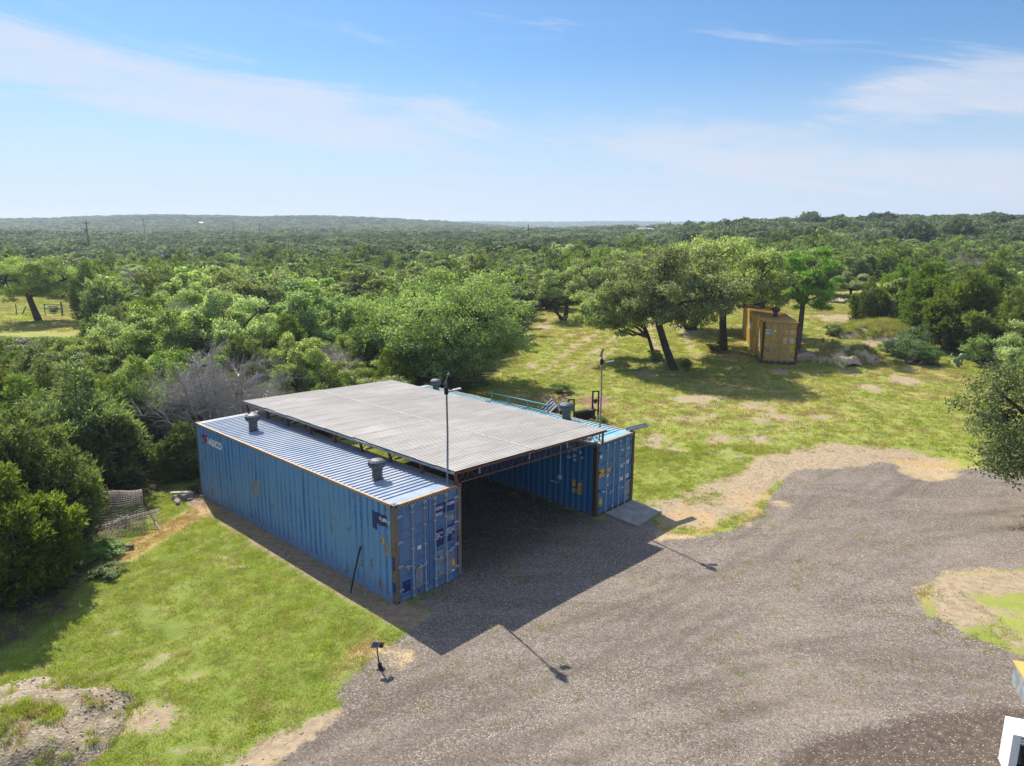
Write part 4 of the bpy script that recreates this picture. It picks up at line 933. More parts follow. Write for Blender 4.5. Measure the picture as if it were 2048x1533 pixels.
# right side
x, y = 20.2, 23.4
put('live_oak', x, y, 4.7, 6.6, oak_meshes(7, 4.7, 6.6, .24, 115, 78000, .105, .068, mat='oakright', skirt=1.2, rt=.26, fill=.5), 4.7, 6.6, 'leafy oak hanging into the picture from the right over the gravel', 0)
for px, py, R, H, ms, b, lb in ((1735, 655, 2.0, 4.6, JUN[1], (2.3, 4.6), 'sparse dark juniper standing on the mound behind the weeds'), (1790, 640, 2.1, 5.4, JUN[0], (2.3, 4.6), 'dark juniper just right of the sparse one on the mound'),
        (1858, 672, 3.4, 6.2, JUN[2], (2.3, 4.6), 'large bright juniper, first of the right-hand clump'), (1925, 700, 3.3, 6.0, JUN[0], (2.3, 4.6), 'juniper of the right-hand clump above the prickly pears'),
        (2010, 722, 3.2, 5.4, JUN[1], (2.3, 4.6), 'juniper of the right-hand clump cut by the picture edge'), (1975, 735, 1.6, 2.2, SHR[0], (.9, 1.3), 'round dark shrub in front of the right-hand junipers'),
        (2062, 775, 2.6, 4.2, OAKS[1], (2.9, 5.0), 'pale shrubby oak behind the overhanging oak at the right'), (2120, 740, 3.4, 5.5, JUN[2], (2.3, 4.6), 'juniper outside the clump towards the right'),
        (1960, 672, 3.2, 6.4, JUN[2], (2.3, 4.6), 'tall juniper at the back of the right-hand clump'), (1700, 600, 2.4, 3.4, OAKS[0], (2.9, 5.0), 'dark bushy oak beside the rubble in the clearing'), (1645, 590, 3.2, 5.6, OAKS[2], (2.9, 5.0), 'oak behind the slender twin-trunked tree')):
    x, y = ground_px(px, py); put({'J': 'juniper_tree', 'O': 'live_oak', 'S': 'oak_shrub'}['J' if ms in JUN else 'S' if ms in SHR else 'O'], x, y, R, H, ms, b[0], b[1], lb, cat='shrub' if ms in SHR else 'tree')

# ------------------------------------------------------------------ the woods around: nearest 300 as trees of their own
def pin(poly, x, y):
    return float(poly_sd(np.array([x]), np.array([y]), poly)[0])
rw = random.Random(4242); cand = []
def spaced(x, y, r, lst): return all((x-a)**2+(y-b)**2 > (.62*(r+c))**2 for a, b, c in lst)
def kind_at(x, y, n):
    az = x/y; v = rw.random()
    pj = .55 if az < -.1 else .50
    if az > .35: pj = .62
    if y < 44 and az < -.25: pj = .80
    pj += (n-.5)*.5
    if v < pj: return 'J'
    if v > .965: return 'D'
    return 'B' if v > .86 else 'O'
Y = 15.0
tries = []
for _ in range(60000):
    r0 = math.sqrt(rw.uniform(14**2, 165**2)); az = rw.uniform(-.86, .84); y = r0/math.sqrt(1+az*az); x = az*y; tries.append((y, x))
tries.sort()
grid = {}
def near_ok(x, y, r):
    i, j = int(x//6), int(y//6)
    for a in range(i-2, i+3):
        for b in range(j-2, j+3):
            for (u, v, c) in grid.get((a, b), ()):
                if (x-u)**2+(y-v)**2 < (.56*(r+c))**2: return False
    return True
def gadd(x, y, r): grid.setdefault((int(x//6), int(y//6)), []).append((x, y, r))
for tt in TREES: gadd(*tt)
auto = []
TA = np.array(tries); SC = np.where(TA[:, 0] < 130, poly_sd(TA[:, 1], TA[:, 0], P_clear), 9.0); SL = poly_sd(TA[:, 1], TA[:, 0], P_leftfield)
VN = vnoise(TA[:, 1]/14, TA[:, 0]/14, 41)
ok_ = (SC >= 1.6) & (SL >= 1.5)
for (y, x), sc, vn_ in zip(TA[ok_].tolist(), SC[ok_].tolist(), VN[ok_].tolist()):
    r = (rw.uniform(1.7, 3.2) if y < 45 else rw.uniform(1.9, 3.7)) if y < 60 else rw.uniform(2.2, 4.8)
    if sc < r*.72: continue
    k = kind_at(x, y, vn_)
    if k == 'D' and y < 36: k = 'J'
    H = {'J': rw.uniform(1.4, 1.9)*r, 'O': rw.uniform(1.45, 1.85)*r, 'B': rw.uniform(1.5, 1.9)*r, 'D': rw.uniform(1.5, 1.8)*r}[k]
    H = min(H, 6.3+.6*(y > 90))
    az = x/y
    if -.80 < az < -.565 and 30 < y < 77:          # low scrub: the pasture shows above it
        cap = CAM_H-T(x, y)-.150*y
        if cap < .5: continue
        H = min(H, cap); r = min(r, H*1.0)
    elif az < -.25 and y < 46: H = min(H, CAM_H-(.03+.0048*(46-y))*y*1.2, 5.6)
    if -.46 < az < -.37 and 20 < y < 31:
        H = min(H, max(1.2, CAM_H-.245*y)); r = min(r, H*.8)
    if -.05 < az < .06 and 44 < y < 52: continue
    if -.27 < az < .05 and y < 52: H = min(H, 3.4); r = min(r, 1.9)
    if not near_ok(x, y, r): continue
    gadd(x, y, r); auto.append((x, y, r, H, k))
NEAR = auto[:300]; MID = auto[300:]
KN = {'J': ('juniper_tree', JUN, (2.3, 4.6)), 'O': ('live_oak', OAKS, (2.9, 5.0)), 'B': ('hackberry_tree', BRI, (2.2, 4.4)), 'D': ('dead_tree', DEAD, (2.4, 4.4))}
KNM = {'J': JUNM, 'O': OAKM, 'B': BRIM, 'D': DEADM}
for x, y, r, H, k in NEAR:
    nm, ms, b = KN[k]
    if y > 62: ms = KNM[k]
    az = x/y
    if az < -.12:
        side = ('in the thicket beside the lawn' if y < 32 else 'in the thicket behind the near blue container' if y < 46 else
                ('in the low scrub before the pasture' if az < -.45 else 'behind the dead junipers' if az < -.25 else 'close round the broad oak') if y < 62 else
                'in the woods round the pasture' if az < -.45 else 'in the woods beyond the thicket' if az < -.25 else 'in the woods behind the broad oak')
    elif az < .3: side = 'in the woods beyond the field oaks' if y > 80 else 'at the back of the field oaks'
    else: side = 'in the right-hand clump beside the field' if y < 62 else 'in the woods above the right-hand clump' if y < 90 else 'in the far woods at the right'
    if k == 'D': side = side.replace('behind the dead junipers', 'beyond the thicket')
    look = ('small ' if r < (2.2 if y < 60 else 2.6) else 'large ' if r > (2.75 if y < 60 else 3.2) else 'middle-sized ')+{'J': 'dark green bushy juniper', 'O': 'grey-green rounded oak', 'B': 'fresh-green leafy tree', 'D': 'bare grey tree'}[k]
    m_ = ms[rw.randrange(len(ms))]
    plant(nm, m_, (x, y, T(x, y)-.05), rw.uniform(0, 6.28), (r/b[0]*rw.uniform(.95, 1.05), r/b[0], H/b[1]), f'{look} {side}', group=f'{look}s {side}', crown='branches' if k == 'D' else 'crown')
# the rest of the woods: one mass of trees
def scatter(name, protos, pts, rots, scl, idx=None, label=None, cat=None, parent=None, kind='stuff'):
    """points carrying rotation, scale and kind; geometry nodes put a plant or stone on each"""
    me = bpy.data.meshes.new(name); n = len(pts); me.vertices.add(n); me.vertices.foreach_set('co', np.asarray(pts, np.float32).ravel())
    a = me.attributes.new('rot', 'FLOAT_VECTOR', 'POINT'); a.data.foreach_set('vector', np.asarray(rots, np.float32).ravel())
    a = me.attributes.new('scl', 'FLOAT_VECTOR', 'POINT'); a.data.foreach_set('vector', np.asarray(scl, np.float32).ravel())
    if idx is None: idx = np.random.default_rng(1).integers(0, len(protos), n)
    a = me.attributes.new('idx', 'INT', 'POINT'); a.data.foreach_set('value', np.asarray(idx, np.int32))
    coll = bpy.data.collections.new(name+'_kinds')
    for i, p in enumerate(protos): ob = bpy.data.objects.new(f'{name}_kind_{i:02d}', p); coll.objects.link(ob)
    ng = bpy.data.node_groups.new(name+'_scatter', 'GeometryNodeTree')
    ng.interface.new_socket('Geometry', in_out='INPUT', socket_type='NodeSocketGeometry'); ng.interface.new_socket('Geometry', in_out='OUTPUT', socket_type='NodeSocketGeometry')
    N = ng.nodes.new; gi = N('NodeGroupInput'); go = N('NodeGroupOutput'); ip = N('GeometryNodeInstanceOnPoints'); ci = N('GeometryNodeCollectionInfo')
    ci.inputs['Collection'].default_value = coll; ci.inputs['Separate Children'].default_value = True; ci.inputs['Reset Children'].default_value = True
    ip.inputs['Pick Instance'].default_value = True
    def at(nm, ty):
        q = N('GeometryNodeInputNamedAttribute'); q.data_type = ty; q.inputs[0].default_value = nm; return [s for s in q.outputs if s.enabled and s.name == 'Attribute'][0]
    mp_ = N('GeometryNodeMeshToPoints'); ng.links.new(gi.outputs[0], mp_.inputs[0])
    ng.links.new(mp_.outputs[0], ip.inputs['Points']); ng.links.new(ci.outputs[0], ip.inputs['Instance'])
    e2r = N('FunctionNodeEulerToRotation'); ng.links.new(at('rot', 'FLOAT_VECTOR'), e2r.inputs[0]); ng.links.new(e2r.outputs[0], ip.inputs['Rotation'])
    ng.links.new(at('scl', 'FLOAT_VECTOR'), ip.inputs['Scale']); ng.links.new(at('idx', 'INT'), ip.inputs['Instance Index'])
    ng.links.new(ip.outputs[0], go.inputs[0])
    o = bpy.data.objects.new(name, me); COL.objects.link(o); mod = o.modifiers.new('scatter', 'NODES'); mod.node_group = ng
    if kind: o['kind'] = kind
    if label: o['label'] = label
    if cat: o['category'] = cat
    if parent: o.parent = parent
    return o
def joined(tm, cm):
    """trunk and crown as one mesh for the far kinds"""
    bm = bmesh.new(); bm.from_mesh(cm); 
    me = bpy.data.meshes.new('forest_tree'); bm.to_mesh(me); bm.free()
    for m_ in cm.materials: me.materials.append(m_)
    return me
def far_blob(seed, R, H, n, L, mat, jun=False):
    rng = np.random.default_rng(seed); k = 14
    a = rng.uniform(0, 6.28, k); r = R*.6*np.sqrt(rng.uniform(0, 1, k)); C = np.stack([r*np.cos(a), r*np.sin(a), H*rng.uniform(.45, .78, k)*(1-.25*(r/R))], -1)
    ci = rng.integers(0, k, n); d = unit(rng.normal(size=(n, 3))); d[:, 2] = np.abs(d[:, 2])*1.0-.25
    c = C[ci]+d*np.array([R*.42, R*.42, H*.24])*rng.uniform(.7, 1.05, n)[:, None]; c[:, 2] = np.maximum(c[:, 2], .2)
    q = leaf_quads(rng, c, unit(d+rng.normal(size=(n, 3))*.5), L, L*.7)
    return quad_mesh('far_tree', q, np.clip(.5+rng.uniform(-.2, .2, k)[ci]+rng.normal(size=n)*.12, 0, 1), M[mat])
mids = [m_[1] for m_ in OAKM+JUNM+BRIM+DEADM]; kid = {'O': (0, 1, 2), 'J': (3, 4, 5), 'B': (6,), 'D': (7,)}
pts = []; rot = []; scl = []; idx = []
for x, y, r, H, k in MID:
    b = KN[k][2]; pts.append((x, y, T(x, y)-.1)); rot.append((0, 0, rw.uniform(0, 6.28))); scl.append((r/b[0], r/b[0], H/b[1])); idx.append(rw.choice(kid[k]))
def ring(r0, r1, n, rad, az0=-.88, az1=.86, seed=1, frac=None):
    rng = np.random.default_rng(seed); az = rng.uniform(az0, az1, n); d = np.sqrt(rng.uniform(r0**2, r1**2, n)); y = d/np.sqrt(1+az**2); x = az*y
    return x, y
x, y = ring(160, 430, 10000, 3, seed=3)
nz = vnoise(x/30, y/30, 44); rg_ = np.random.default_rng(9)
v = rg_.random(len(x)); ker = np.where(v < .48+(nz-.5)*.7, 0, np.where(v > .9, 2, 1))
blobs = [far_blob(200, 2.6, 4.6, 900, .55, 'juniperfar'), far_blob(201, 2.5, 5.2, 900, .55, 'juniperfar'), far_blob(202, 3.1, 4.6, 1000, .55, 'oakfar'), far_blob(203, 3.3, 4.9, 1000, .55, 'oakfar'), far_blob(204, 2.6, 4.4, 900, .5, 'oakfar')]
bi = np.where(ker == 0, rg_.integers(0, 2, len(x)), np.where(ker == 1, 2+rg_.integers(0, 2, len(x)), 4))
s = rg_.uniform(.8, 1.75, len(x)); z = terrain(x, y)-.2
tall = (rg_.random(len(x)) < .03) & (x/y > .22)
P_ = np.stack([x, y, z], -1); R_ = np.stack([0*x, 0*x, rg_.uniform(0, 6.28, len(x))], -1); S_ = np.stack([s, s, np.minimum(s, 1.35)*rg_.uniform(.85, 1.15, len(x))*(1+.3*tall)], -1)
off = len(mids)
pts = np.vstack([np.array(pts).reshape(-1, 3), P_]); rot = np.vstack([np.array(rot).reshape(-1, 3), R_]); scl = np.vstack([np.array(scl).reshape(-1, 3), S_]); idx = np.concatenate([idx, bi+off])
# beyond 430 m
fb = [far_blob(210, 3.4, 5.0, 150, 1.3, 'juniperfar'), far_blob(211, 3.8, 5.2, 150, 1.4, 'oakfar'), far_blob(212, 3.6, 5.0, 150, 1.3, 'oakfar')]
x, y = ring(430, 1320, 30000, 3, -.86, .20, seed=5); k2 = len(x)
x2, y2 = ring(430, 700, 3500, 3, .18, .8, seed=6); x3, y3 = ring(2200, 2720, 9000, 3, -.3, .42, seed=7)
x = np.concatenate([x, x2, x3]); y = np.concatenate([y, y2, y3])
s = rg_.uniform(.7, 1.75, len(x))*np.where(y > 2000, 1.9, 1.0)
sz = np.where(y > 2000, .75, 1.0)
pts = np.vstack([pts, np.stack([x, y, terrain(x, y)-.3], -1)]); rot = np.vstack([rot, np.stack([0*x, 0*x, rg_.uniform(0, 6.28, len(x))], -1)]); scl = np.vstack([scl, np.stack([s, s, s*sz], -1)])
nz = vnoise(x/70, y/70, 46); idx = np.concatenate([idx, off+len(blobs)+np.where(rg_.random(len(x)) < .45+(nz-.5)*.9, 0, rg_.integers(1, 3, len(x)))])
scatter('forest', mids+blobs+fb, pts, rot, scl, idx, 'mixed juniper and oak woods spreading to the far hills', None)
print('auto trees', len(auto), 'forest instances', len(pts))
# ------------------------------------------------------------------ mounds and heaps
def heap(name, cx, cy, rx, ry, h, m, label, cat, seed, rot=0.0, rough=.25, n=44):
    z0 = T(cx, cy); xs = np.linspace(-1.15, 1.15, n); X, Yy = np.meshgrid(xs, xs); r = np.hypot(X, Yy)
    a = np.arctan2(Yy, X); rr = r/(1+.14*np.sin(2*a+seed)+.09*np.sin(5*a+seed*2))
    Z = h*np.clip(1-rr**2, -.2, 1)**1*(1+0*rr); Z = np.where(Z > 0, Z**.9*h**.1, Z)
    Z = Z+np.where(rr < 1.05, 1, 0)*rough*h*(vnoise(X*3+seed, Yy*3, seed)-.5)+.12*h*(vnoise(X*11, Yy*11, seed+1)-.5)*(rr < 1)
    c, s = math.cos(rot), math.sin(rot); wx = cx+(X*rx*c-Yy*ry*s); wy = cy+(X*rx*s+Yy*ry*c)
    tz = terrain(wx, wy); wz = np.where(rr < 1, tz+np.maximum(Z, -.02), tz-.15*(rr-1)/.15-.02)
    me = bpy.data.meshes.new(name); V = np.stack([wx-cx, wy-cy, wz-z0], -1).reshape(-1, 3)
    F = [(j*n+i, j*n+i+1, (j+1)*n+i+1, (j+1)*n+i) for j in range(n-1) for i in range(n-1)]
    me.from_pydata(V.tolist(), [], F); me.polygons.foreach_set('use_smooth', [True]*len(F)); me.materials.append(m); me.update()
    o = empty(name, (cx, cy, z0)); tag(o, label, cat); link('heap_body', me, o)
    hz = {}
    def H(x, y):
        lx, ly = x-cx, y-cy; u = (lx*c+ly*s)/rx; v = (-lx*s+ly*c)/ry; i = int((u+1.15)/2.3*(n-1)); j = int((v+1.15)/2.3*(n-1))
        return float(wz[min(max(j, 0), n-1), min(max(i, 0), n-1)])
    return o, H
def dirtmat(name, a, b, c_, sp=.2):
    t = NT(name); p = t.pos(); n = t.noise(p, 2.2, 6, .65); v = t.voro(p, 17, 'F1', 1); sx = t.n('ShaderNodeSeparateColor'); t.l(v, sx.inputs[0])
    c = t.mix(t.ramp(n, .3, .7), a, b); c = t.mix(t.ramp(sx.outputs[0], .6, .9, 0, .8), c, c_)
    t.set(Base_Color=c, Roughness=.95); t.bump(t.math('ADD', t.voro(p, 17, 'F1'), t.noise(p, 12, 4)), .5, .04); return t.m
M['rubble'] = dirtmat('rubble_and_soil', (.18, .142, .088), (.28, .222, .145), (.38, .32, .23))
M['dirt'] = dirtmat('bare_dirt', (.42, .30, .20), (.60, .47, .33), (.62, .52, .40))
def rock_mesh(seed, s=1.0):
    rng = np.random.default_rng(seed); bm = bmesh.new(); bmesh.ops.create_icosphere(bm, subdivisions=1, radius=s)
    for v in bm.verts: v.co = Vector(v.co)*rng.uniform(.7, 1.15); v.co.z *= .62
    me = bpy.data.meshes.new('stone'); bm.to_mesh(me); bm.free()
    a = me.attributes.new('tone', 'FLOAT', 'FACE'); a.data.foreach_set('value', rng.uniform(.2, .9, len(me.polygons)).astype(np.float32)); return me
ROCKS = [rock_mesh(300+i) for i in range(4)]
for r in ROCKS: r.materials.append(M['rock'])
PEB = [rock_mesh(310+i) for i in range(4)]
for r in PEB: r.materials.append(M['stone'])
rg = np.random.default_rng(77)
def rand_rot(n): return np.stack([rg.uniform(-.4, .4, n), rg.uniform(-.4, .4, n), rg.uniform(0, 6.28, n)], -1)
g = G(75, 1455); RM = (g.x-.3, g.y-.1); o, H_ = heap('rubble_mound', g.x-.3, g.y-.1, 2.1, 1.7, .46, M['rubble'], 'stony mound of crushed rubble in the near corner of the lawn', 'mound', 3, .3, .35)
RMH = H_; n = 420; a = rg.uniform(0, 6.28, n); r = np.sqrt(rg.uniform(0, 1.05, n)); xs = g.x-.3+2.0*r*np.cos(a); ys = g.y-.1+1.6*r*np.sin(a)
s = rg.uniform(.010, .042, n)
st = scatter('loose_stones', ROCKS, np.stack([xs-(g.x-.3), ys-(g.y-.1), [H_(p, q)-T(g.x-.3, g.y-.1) for p, q in zip(xs, ys)]], -1), rand_rot(n), np.stack([s, s, s], -1), parent=o)
g = G(1688, 722); o, H_ = heap('dirt_mound', g.x, g.y, 2.5, 1.7, 1.05, M['dirt'], 'bare mound of pale dirt right of the ochre container', 'mound', 5, 0, .7); DM = (g.x, g.y, H_)
g2 = G(1600, 600); g = G(1632, 716); o, H_ = heap('brush_pile', g.x, g.y-.2, 1.7, 1.1, .45, M['dirt'], 'low pile of grey sticks against the dirt mound', 'brush pile', 8)
mb = MB(); rs = random.Random(3)
for k in range(70):
    a = rs.uniform(-.5, .5)+rs.choice([0, 3.14]); L = rs.uniform(.5, 1.3); x0, y0, z0 = rs.uniform(-1.3, 1.3), rs.uniform(-.8, .7), rs.uniform(.1, .55)
    mb.tube([(x0-math.cos(a)*L/2, y0-math.sin(a)*L/2, z0-.1), (x0+.05, y0, z0+.06), (x0+math.cos(a)*L/2, y0+math.sin(a)*L/2, z0-.05)], [.018, .022, .010], 4, False)
b_ = mb.build('sticks', M['deadwood'], o); b_['kind'] = 'stuff'
g = G(1765, 675); o, H_ = heap('grassy_bank', g.x, g.y+.8, 4.2, 2.6, 1.15, M['dirt'], 'overgrown grassy bank behind the dirt mound and weeds', 'bank', 11, .1, .2); BANK = (g.x, g.y+.8, 4.2, 2.6, H_)
# weeds on and around the banks
WEED = [oak_meshes(330+i, 1.1, 1.3, .08, 30, 9000, .08, .03, mat='weed', trunks=3, skirt=1.0, flat=1.1, bark='barkgrey') for i in range(2)]
wl = [(1812, 722, 1.7, 1.9, 'tall pale green weeds at the foot of the bank, largest clump'), (1853, 728, 1.1, 1.3, 'pale weed clump at the right foot of the bank'), (1785, 712, 1.0, 1.2, 'pale weed clump between the dirt mound and the tall weeds'), (1830, 700, 1.7, 2.1, 'pale weeds topping the right part of the bank'),
      (1668, 672, .9, 1.2, 'bright green bush on the slope above the dirt mound'), (1702, 660, .7, .8, 'small green bush left of the sparse dark juniper')]
for px, py, R, H, lb in wl:
    x, y = ground_px(px, py); plant('weed_clump', WEED[RNG.randrange(2)] if 'pale' in lb else SHR[1], (x, y, T(x, y)-.05), RNG.uniform(0, 6), (R/1.1 if 'pale' in lb else R/.9,)*2+(H/1.3,), lb, cat='weeds')
WEEDY = []
for px, py, R, H, lb, k in ((1308, 722, .75, .8, 'bushy green sucker clump round the foot of the thin forked oak', 0), (1372, 742, .45, .9, 'small sapling at the foot of the leaning oak trunk', 1), (1430, 702, .9, .8, 'undergrowth round the stout oak trunk', 0),
    (1125, 778+8, .8, .7, 'green bush at the edge of the reddish bare patch', 1), (200, 1118, .9, .55, 'low creeping green plant in front of the wire mesh', 1), (215, 1150, .6, .35, 'small creeping plant at the lawn edge below the wire mesh', 1), (345, 640, 1.6, 1.9, 'green bush in the thicket', 0), (108, 626, .9, 1.0, 'spiky bush beside the pasture gate', 1),
    (1195, 850, .5, .5, 'weeds growing round the black steel frames', 0), (395, 985, .45, .5, 'weeds at the back corner of the blue container', 1), (30, 1190, .9, .6, 'ivy-like ground plants under the left junipers', 0), (110, 1160, .8, .5, 'leafy ground plants at the left lawn edge', 1)):
    x, y = ground_px(px, py); z_ = max(T(x, y), RMH(x, y) if abs(x-RM[0]) < 2 and abs(y-RM[1]) < 1.7 else -9); plant('bush', SHR[k], (x, y, z_-.03), RNG.uniform(0, 6), (R/.9, R/.9, H/1.3), lb, cat='bush')
# prickly pears: pads are parts
def pad_mesh(s):
    mb = MB(); n = 10; vs = []
    for j, (t_, w) in enumerate(((0, .25), (.25, .8), (.55, 1), (.85, .75), (1, .25))):
        for k in range(n): a = 2*math.pi*k/n; vs.append((math.cos(a)*w*.5*s, math.sin(a)*.12*s*(w+.2), t_*1.25*s))
    mb.add(vs, [(j*n+k, j*n+(k+1)%n, (j+1)*n+(k+1)%n, (j+1)*n+k) for j in range(4) for k in range(n)]+[tuple(reversed(range(n))), tuple(4*n+k for k in range(n))], True)
    return mb.mesh('pad', M['cactus'])
PADM = pad_mesh(.30)
for px, py, lb, cnt in ((1915, 735, 'prickly pear cactus in front of the right-hand junipers, left one', 12), (1940, 722, 'prickly pear cactus with broad upright pads under the right-hand junipers', 14), (1660, 700, 'small prickly pear on the slope beside the dirt mound', 6)):
    g = G(px, py); o = empty('prickly_pear', g); tag(o, lb, 'cactus'); rs = random.Random(px)
    for k in range(cnt):
        lv = k % 3; c = link('pad', PADM, o); c.location = (rs.uniform(-.7, .7), rs.uniform(-.35, .35), lv*.30*rs.uniform(.8, 1)); c.rotation_euler = (rs.uniform(-.35, .35), rs.uniform(-.5, .5), rs.uniform(0, 3.14)); c.scale = (rs.uniform(.9, 1.3),)*3
# rubble in the far clearing
for px, py, cnt, sz, lb in ((1676, 605, 16, .55, 'heap of pale rubble and rocks in the far clearing'), (1345, 752, 20, .12, 'scatter of pale stones near the leaning oak trunk'), (355, 1000, 12, .16, 'small grey rock pile at the edge of the thicket')):
    g = G(px, py); o = empty('rock_pile', g); tag(o, lb, 'rock pile'); rs = random.Random(px)
    for k in range(cnt):
        c = link('rock', ROCKS[k % 4], o); c.location = (rs.gauss(0, sz*2.6), rs.gauss(0, sz*1.2), sz*.3); c.scale = (sz*rs.uniform(.4, 1.2), sz*rs.uniform(.4, 1), sz*rs.uniform(.4, 1)); c.rotation_euler = (0, 0, rs.uniform(0, 6))

# ------------------------------------------------------------------ light poles on the containers
def light_pole(p, h, label, arm):
    o = empty('light_pole', p); tag(o, label, 'light pole', 'solar light poles on the containers')
    mb = MB(); mb.tube([(0, 0, 0), (.02, .0, h*.5), (0, 0, h)], [.032, .028, .024], 8); mb.build('pole', M['pole'], o)
    mb = MB(); mb.obox((0, 0, h-.32), (.055, 0, 0), (0, .055, 0), (0, 0, .10)); mb.build('clamp', M['black'], o)
    mb = MB(); d = Vector(arm).normalized(); mb.tube([(0, 0, h-.33), Vector((0, 0, h-.35))+d*.10, Vector((0, 0, h-.33))+d*.20], .014, 6); a = mb.build('lamp_arm', M['pole'], o)
    mb = MB(); c = Vector((0, 0, h-.31))+d*.30; s = d.cross(Vector((0, 0, 1))).normalized(); mb.obox(c, (d+Vector((0, 0, .16)))*.12, s*.07, (0, 0, .022)); mb.build('lamp_head', M['pole'], a)
    mb = MB(); nrm = Vector((-.93, .02, .36)).normalized(); u = nrm.cross(Vector((0, 1, 0))).normalized(); v = nrm.cross(u)
    mb.obox((0, 0, h+.02), u*.16, v*.16, nrm*.012); mb.build('solar_panel', M['pole'], o)
    mb = MB(); mb.obox(Vector((0, 0, h+.02))+nrm*.014, u*.145, v*.145, nrm*.002); mb.build('solar_cells', M['solar'], o)
    mb = MB(); mb.box(-.06, .06, -.06, .06, 0, .012); mb.build('base_plate', M['bar'], o)
    return o
light_pole(UV(2.10, .20, 2.893), 3.10, 'grey pole with solar lamp at the front corner of the near blue container', (.95, .35, .0))
pp = C2P(.55, .32, 2.893); light_pole(pp, 3.22, 'grey pole with solar lamp on the teal container front corner', (.97, -.05, .0))
# spot light on a bent black stake
g = G(760, 1336); o = empty('solar_spot_light', g); tag(o, 'small black solar spot light on a bent stake at the lawn edge', 'spot light'); o.scale = (.85, .85, .9)
mb = MB(); mb.tube([(0, 0, -.05), (-.02, 0, .12), (-.05, .0, .38), (-.06, 0, .60)], [.020, .020, .018, .018], 8); mb.build('stake', M['blackp'], o)
mb = MB(); mb.obox((0, 0, .10), (.05, .01, 0), (-.01, .05, 0), (0, 0, .07)); mb.obox((.03, -.05, .02), (.10, 0, 0), (0, .07, 0), (0, 0, .015)); mb.build('stake_base', M['blackp'], o)
nrm = Vector((-.25, -.35, .9)).normalized(); u = Vector((1, -.25, 0)); u = (u-nrm*u.dot(nrm)).normalized(); v = nrm.cross(u)
mb = MB(); mb.obox((-.10, 0, .66), u*.12, v*.09, nrm*.014); mb.build('panel_frame', M['blackp'], o)
mb = MB(); mb.obox(Vector((-.10, 0, .66))+nrm*.016, u*.105, v*.075, nrm*.002); mb.build('solar_panel', M['solar'], o)
mb = MB(); mb.obox((.05, .06, .62), (.05, .02, -.03), (0, .05, 0), (.02, 0, .05)); mb.build('lamp_head', M['blackp'], o)
# leaning dark pole
a = G(700, 1187); b = UV(-.03, 1.55, 1.25); o = empty('leaning_pole', a); tag(o, 'thin dark pole leaning against the side of the blue container', 'pole')
mb = MB(); mb.tube([(0, 0, -.05), (b-a)*.5+Vector((0, 0, .03)), b-a], .024, 8); mb.build('shaft', M['black'], o); mb = MB(); d = (b-a).normalized(); mb.tube([(b-a)-d*.10, (b-a)+d*.01], .032, 8); mb.build('grip', M['blackp'], o)
# block and plank at the back corner
p = UV(-.45, 12.35); z = T(p.x, p.y); o = empty('concrete_block', (p.x, p.y, z), YA+.15); tag(o, 'grey concrete block at the back corner of the blue container', 'block')
mb = MB(); mb.box(-.22, .22, -.18, .18, -.05, .20); mb.build('block_body', M['concrete'], o)
mb = MB(); mb.box(-.55, .18, -.09, .09, 0, .05); o = mb.build('plank', M['limestone']); o.location = (p.x, p.y, z+.203); o.rotation_euler.z = .12; tag(o, 'short pale plank lying on the concrete block', 'plank')

# wire mesh heap
def wire_sheet(name, f, nu, nv, parent, r=.0055):
    mb = MB()
    for i in range(nu+1): mb.tube([f(i/nu, j/12) for j in range(13)], r, 3, False, False)
    for j in range(nv+1): mb.tube([f(i/12, j/nv) for i in range(13)], r, 3, False, False)
    return mb.build(name, M['wire'], parent)
g = G(212, 1068); o = empty('wire_mesh_heap', g, .5); o.scale = (1.2, 1.2, 1.2); tag(o, 'heap of rusty welded wire mesh, one roll and one loose sheet, at the thicket edge', 'wire mesh')
w_ = wire_sheet('wire_roll', lambda u, v: Vector((-1.0+2.0*u, .55+.62*math.cos(-.3+v*4.2), .42+.55*math.sin(-.3+v*4.2)+.05*math.sin(u*9+v*7))), 30, 34, o, .0045); w_['kind'] = 'stuff'
w_ = wire_sheet('wire_sheet', lambda u, v: Vector((-1.35+2.2*u+.2*v, -.75+1.25*v, .05+.26*v+.16*math.sin(u*4+v*3))), 24, 16, o, .0045); w_['kind'] = 'stuff'
w_ = wire_sheet('wire_sheet', lambda u, v: Vector((.3+1.1*u, -.45+.9*v, .05+.30*math.sin(v*3)+.12*u)), 12, 9, o); w_['kind'] = 'stuff'
mb = MB(); mb.tube([(.95, .55, .75), (1.35, -.40, .0)], .03, 7); mb.build('rusty_post', M['truss'], o)
g = G(215, 1105); mb = MB(); mb.tube([(-.75, 0, .07), (0, .03, .11), (.75, .02, .09)], [.09, .10, .07], 9); o = mb.build('log', M['wood']); o.location = g; o.rotation_euler.z = .35; tag(o, 'weathered log lying under the front edge of the wire mesh', 'log')
mb = MB(); mb.obox((0, 0, .18), (.42, 0, .05), (0, .18, 0), (0, 0, .02)); o = mb.build('board', M['tarp']); g = G(232, 1052); o.location = g; o.rotation_euler.z = .6; tag(o, 'dark board lying inside the wire mesh heap', 'board')
mb = MB(); mb.bar((-.3, 0, .30), (.35, -.05, .36), .07, .04); o = mb.build('timber_offcut', M['wood']); o.location = g+Vector((.2, .05, 0)); o.rotation_euler.z = -.5; tag(o, 'brown timber offcut resting on the dark board in the mesh heap', 'timber')

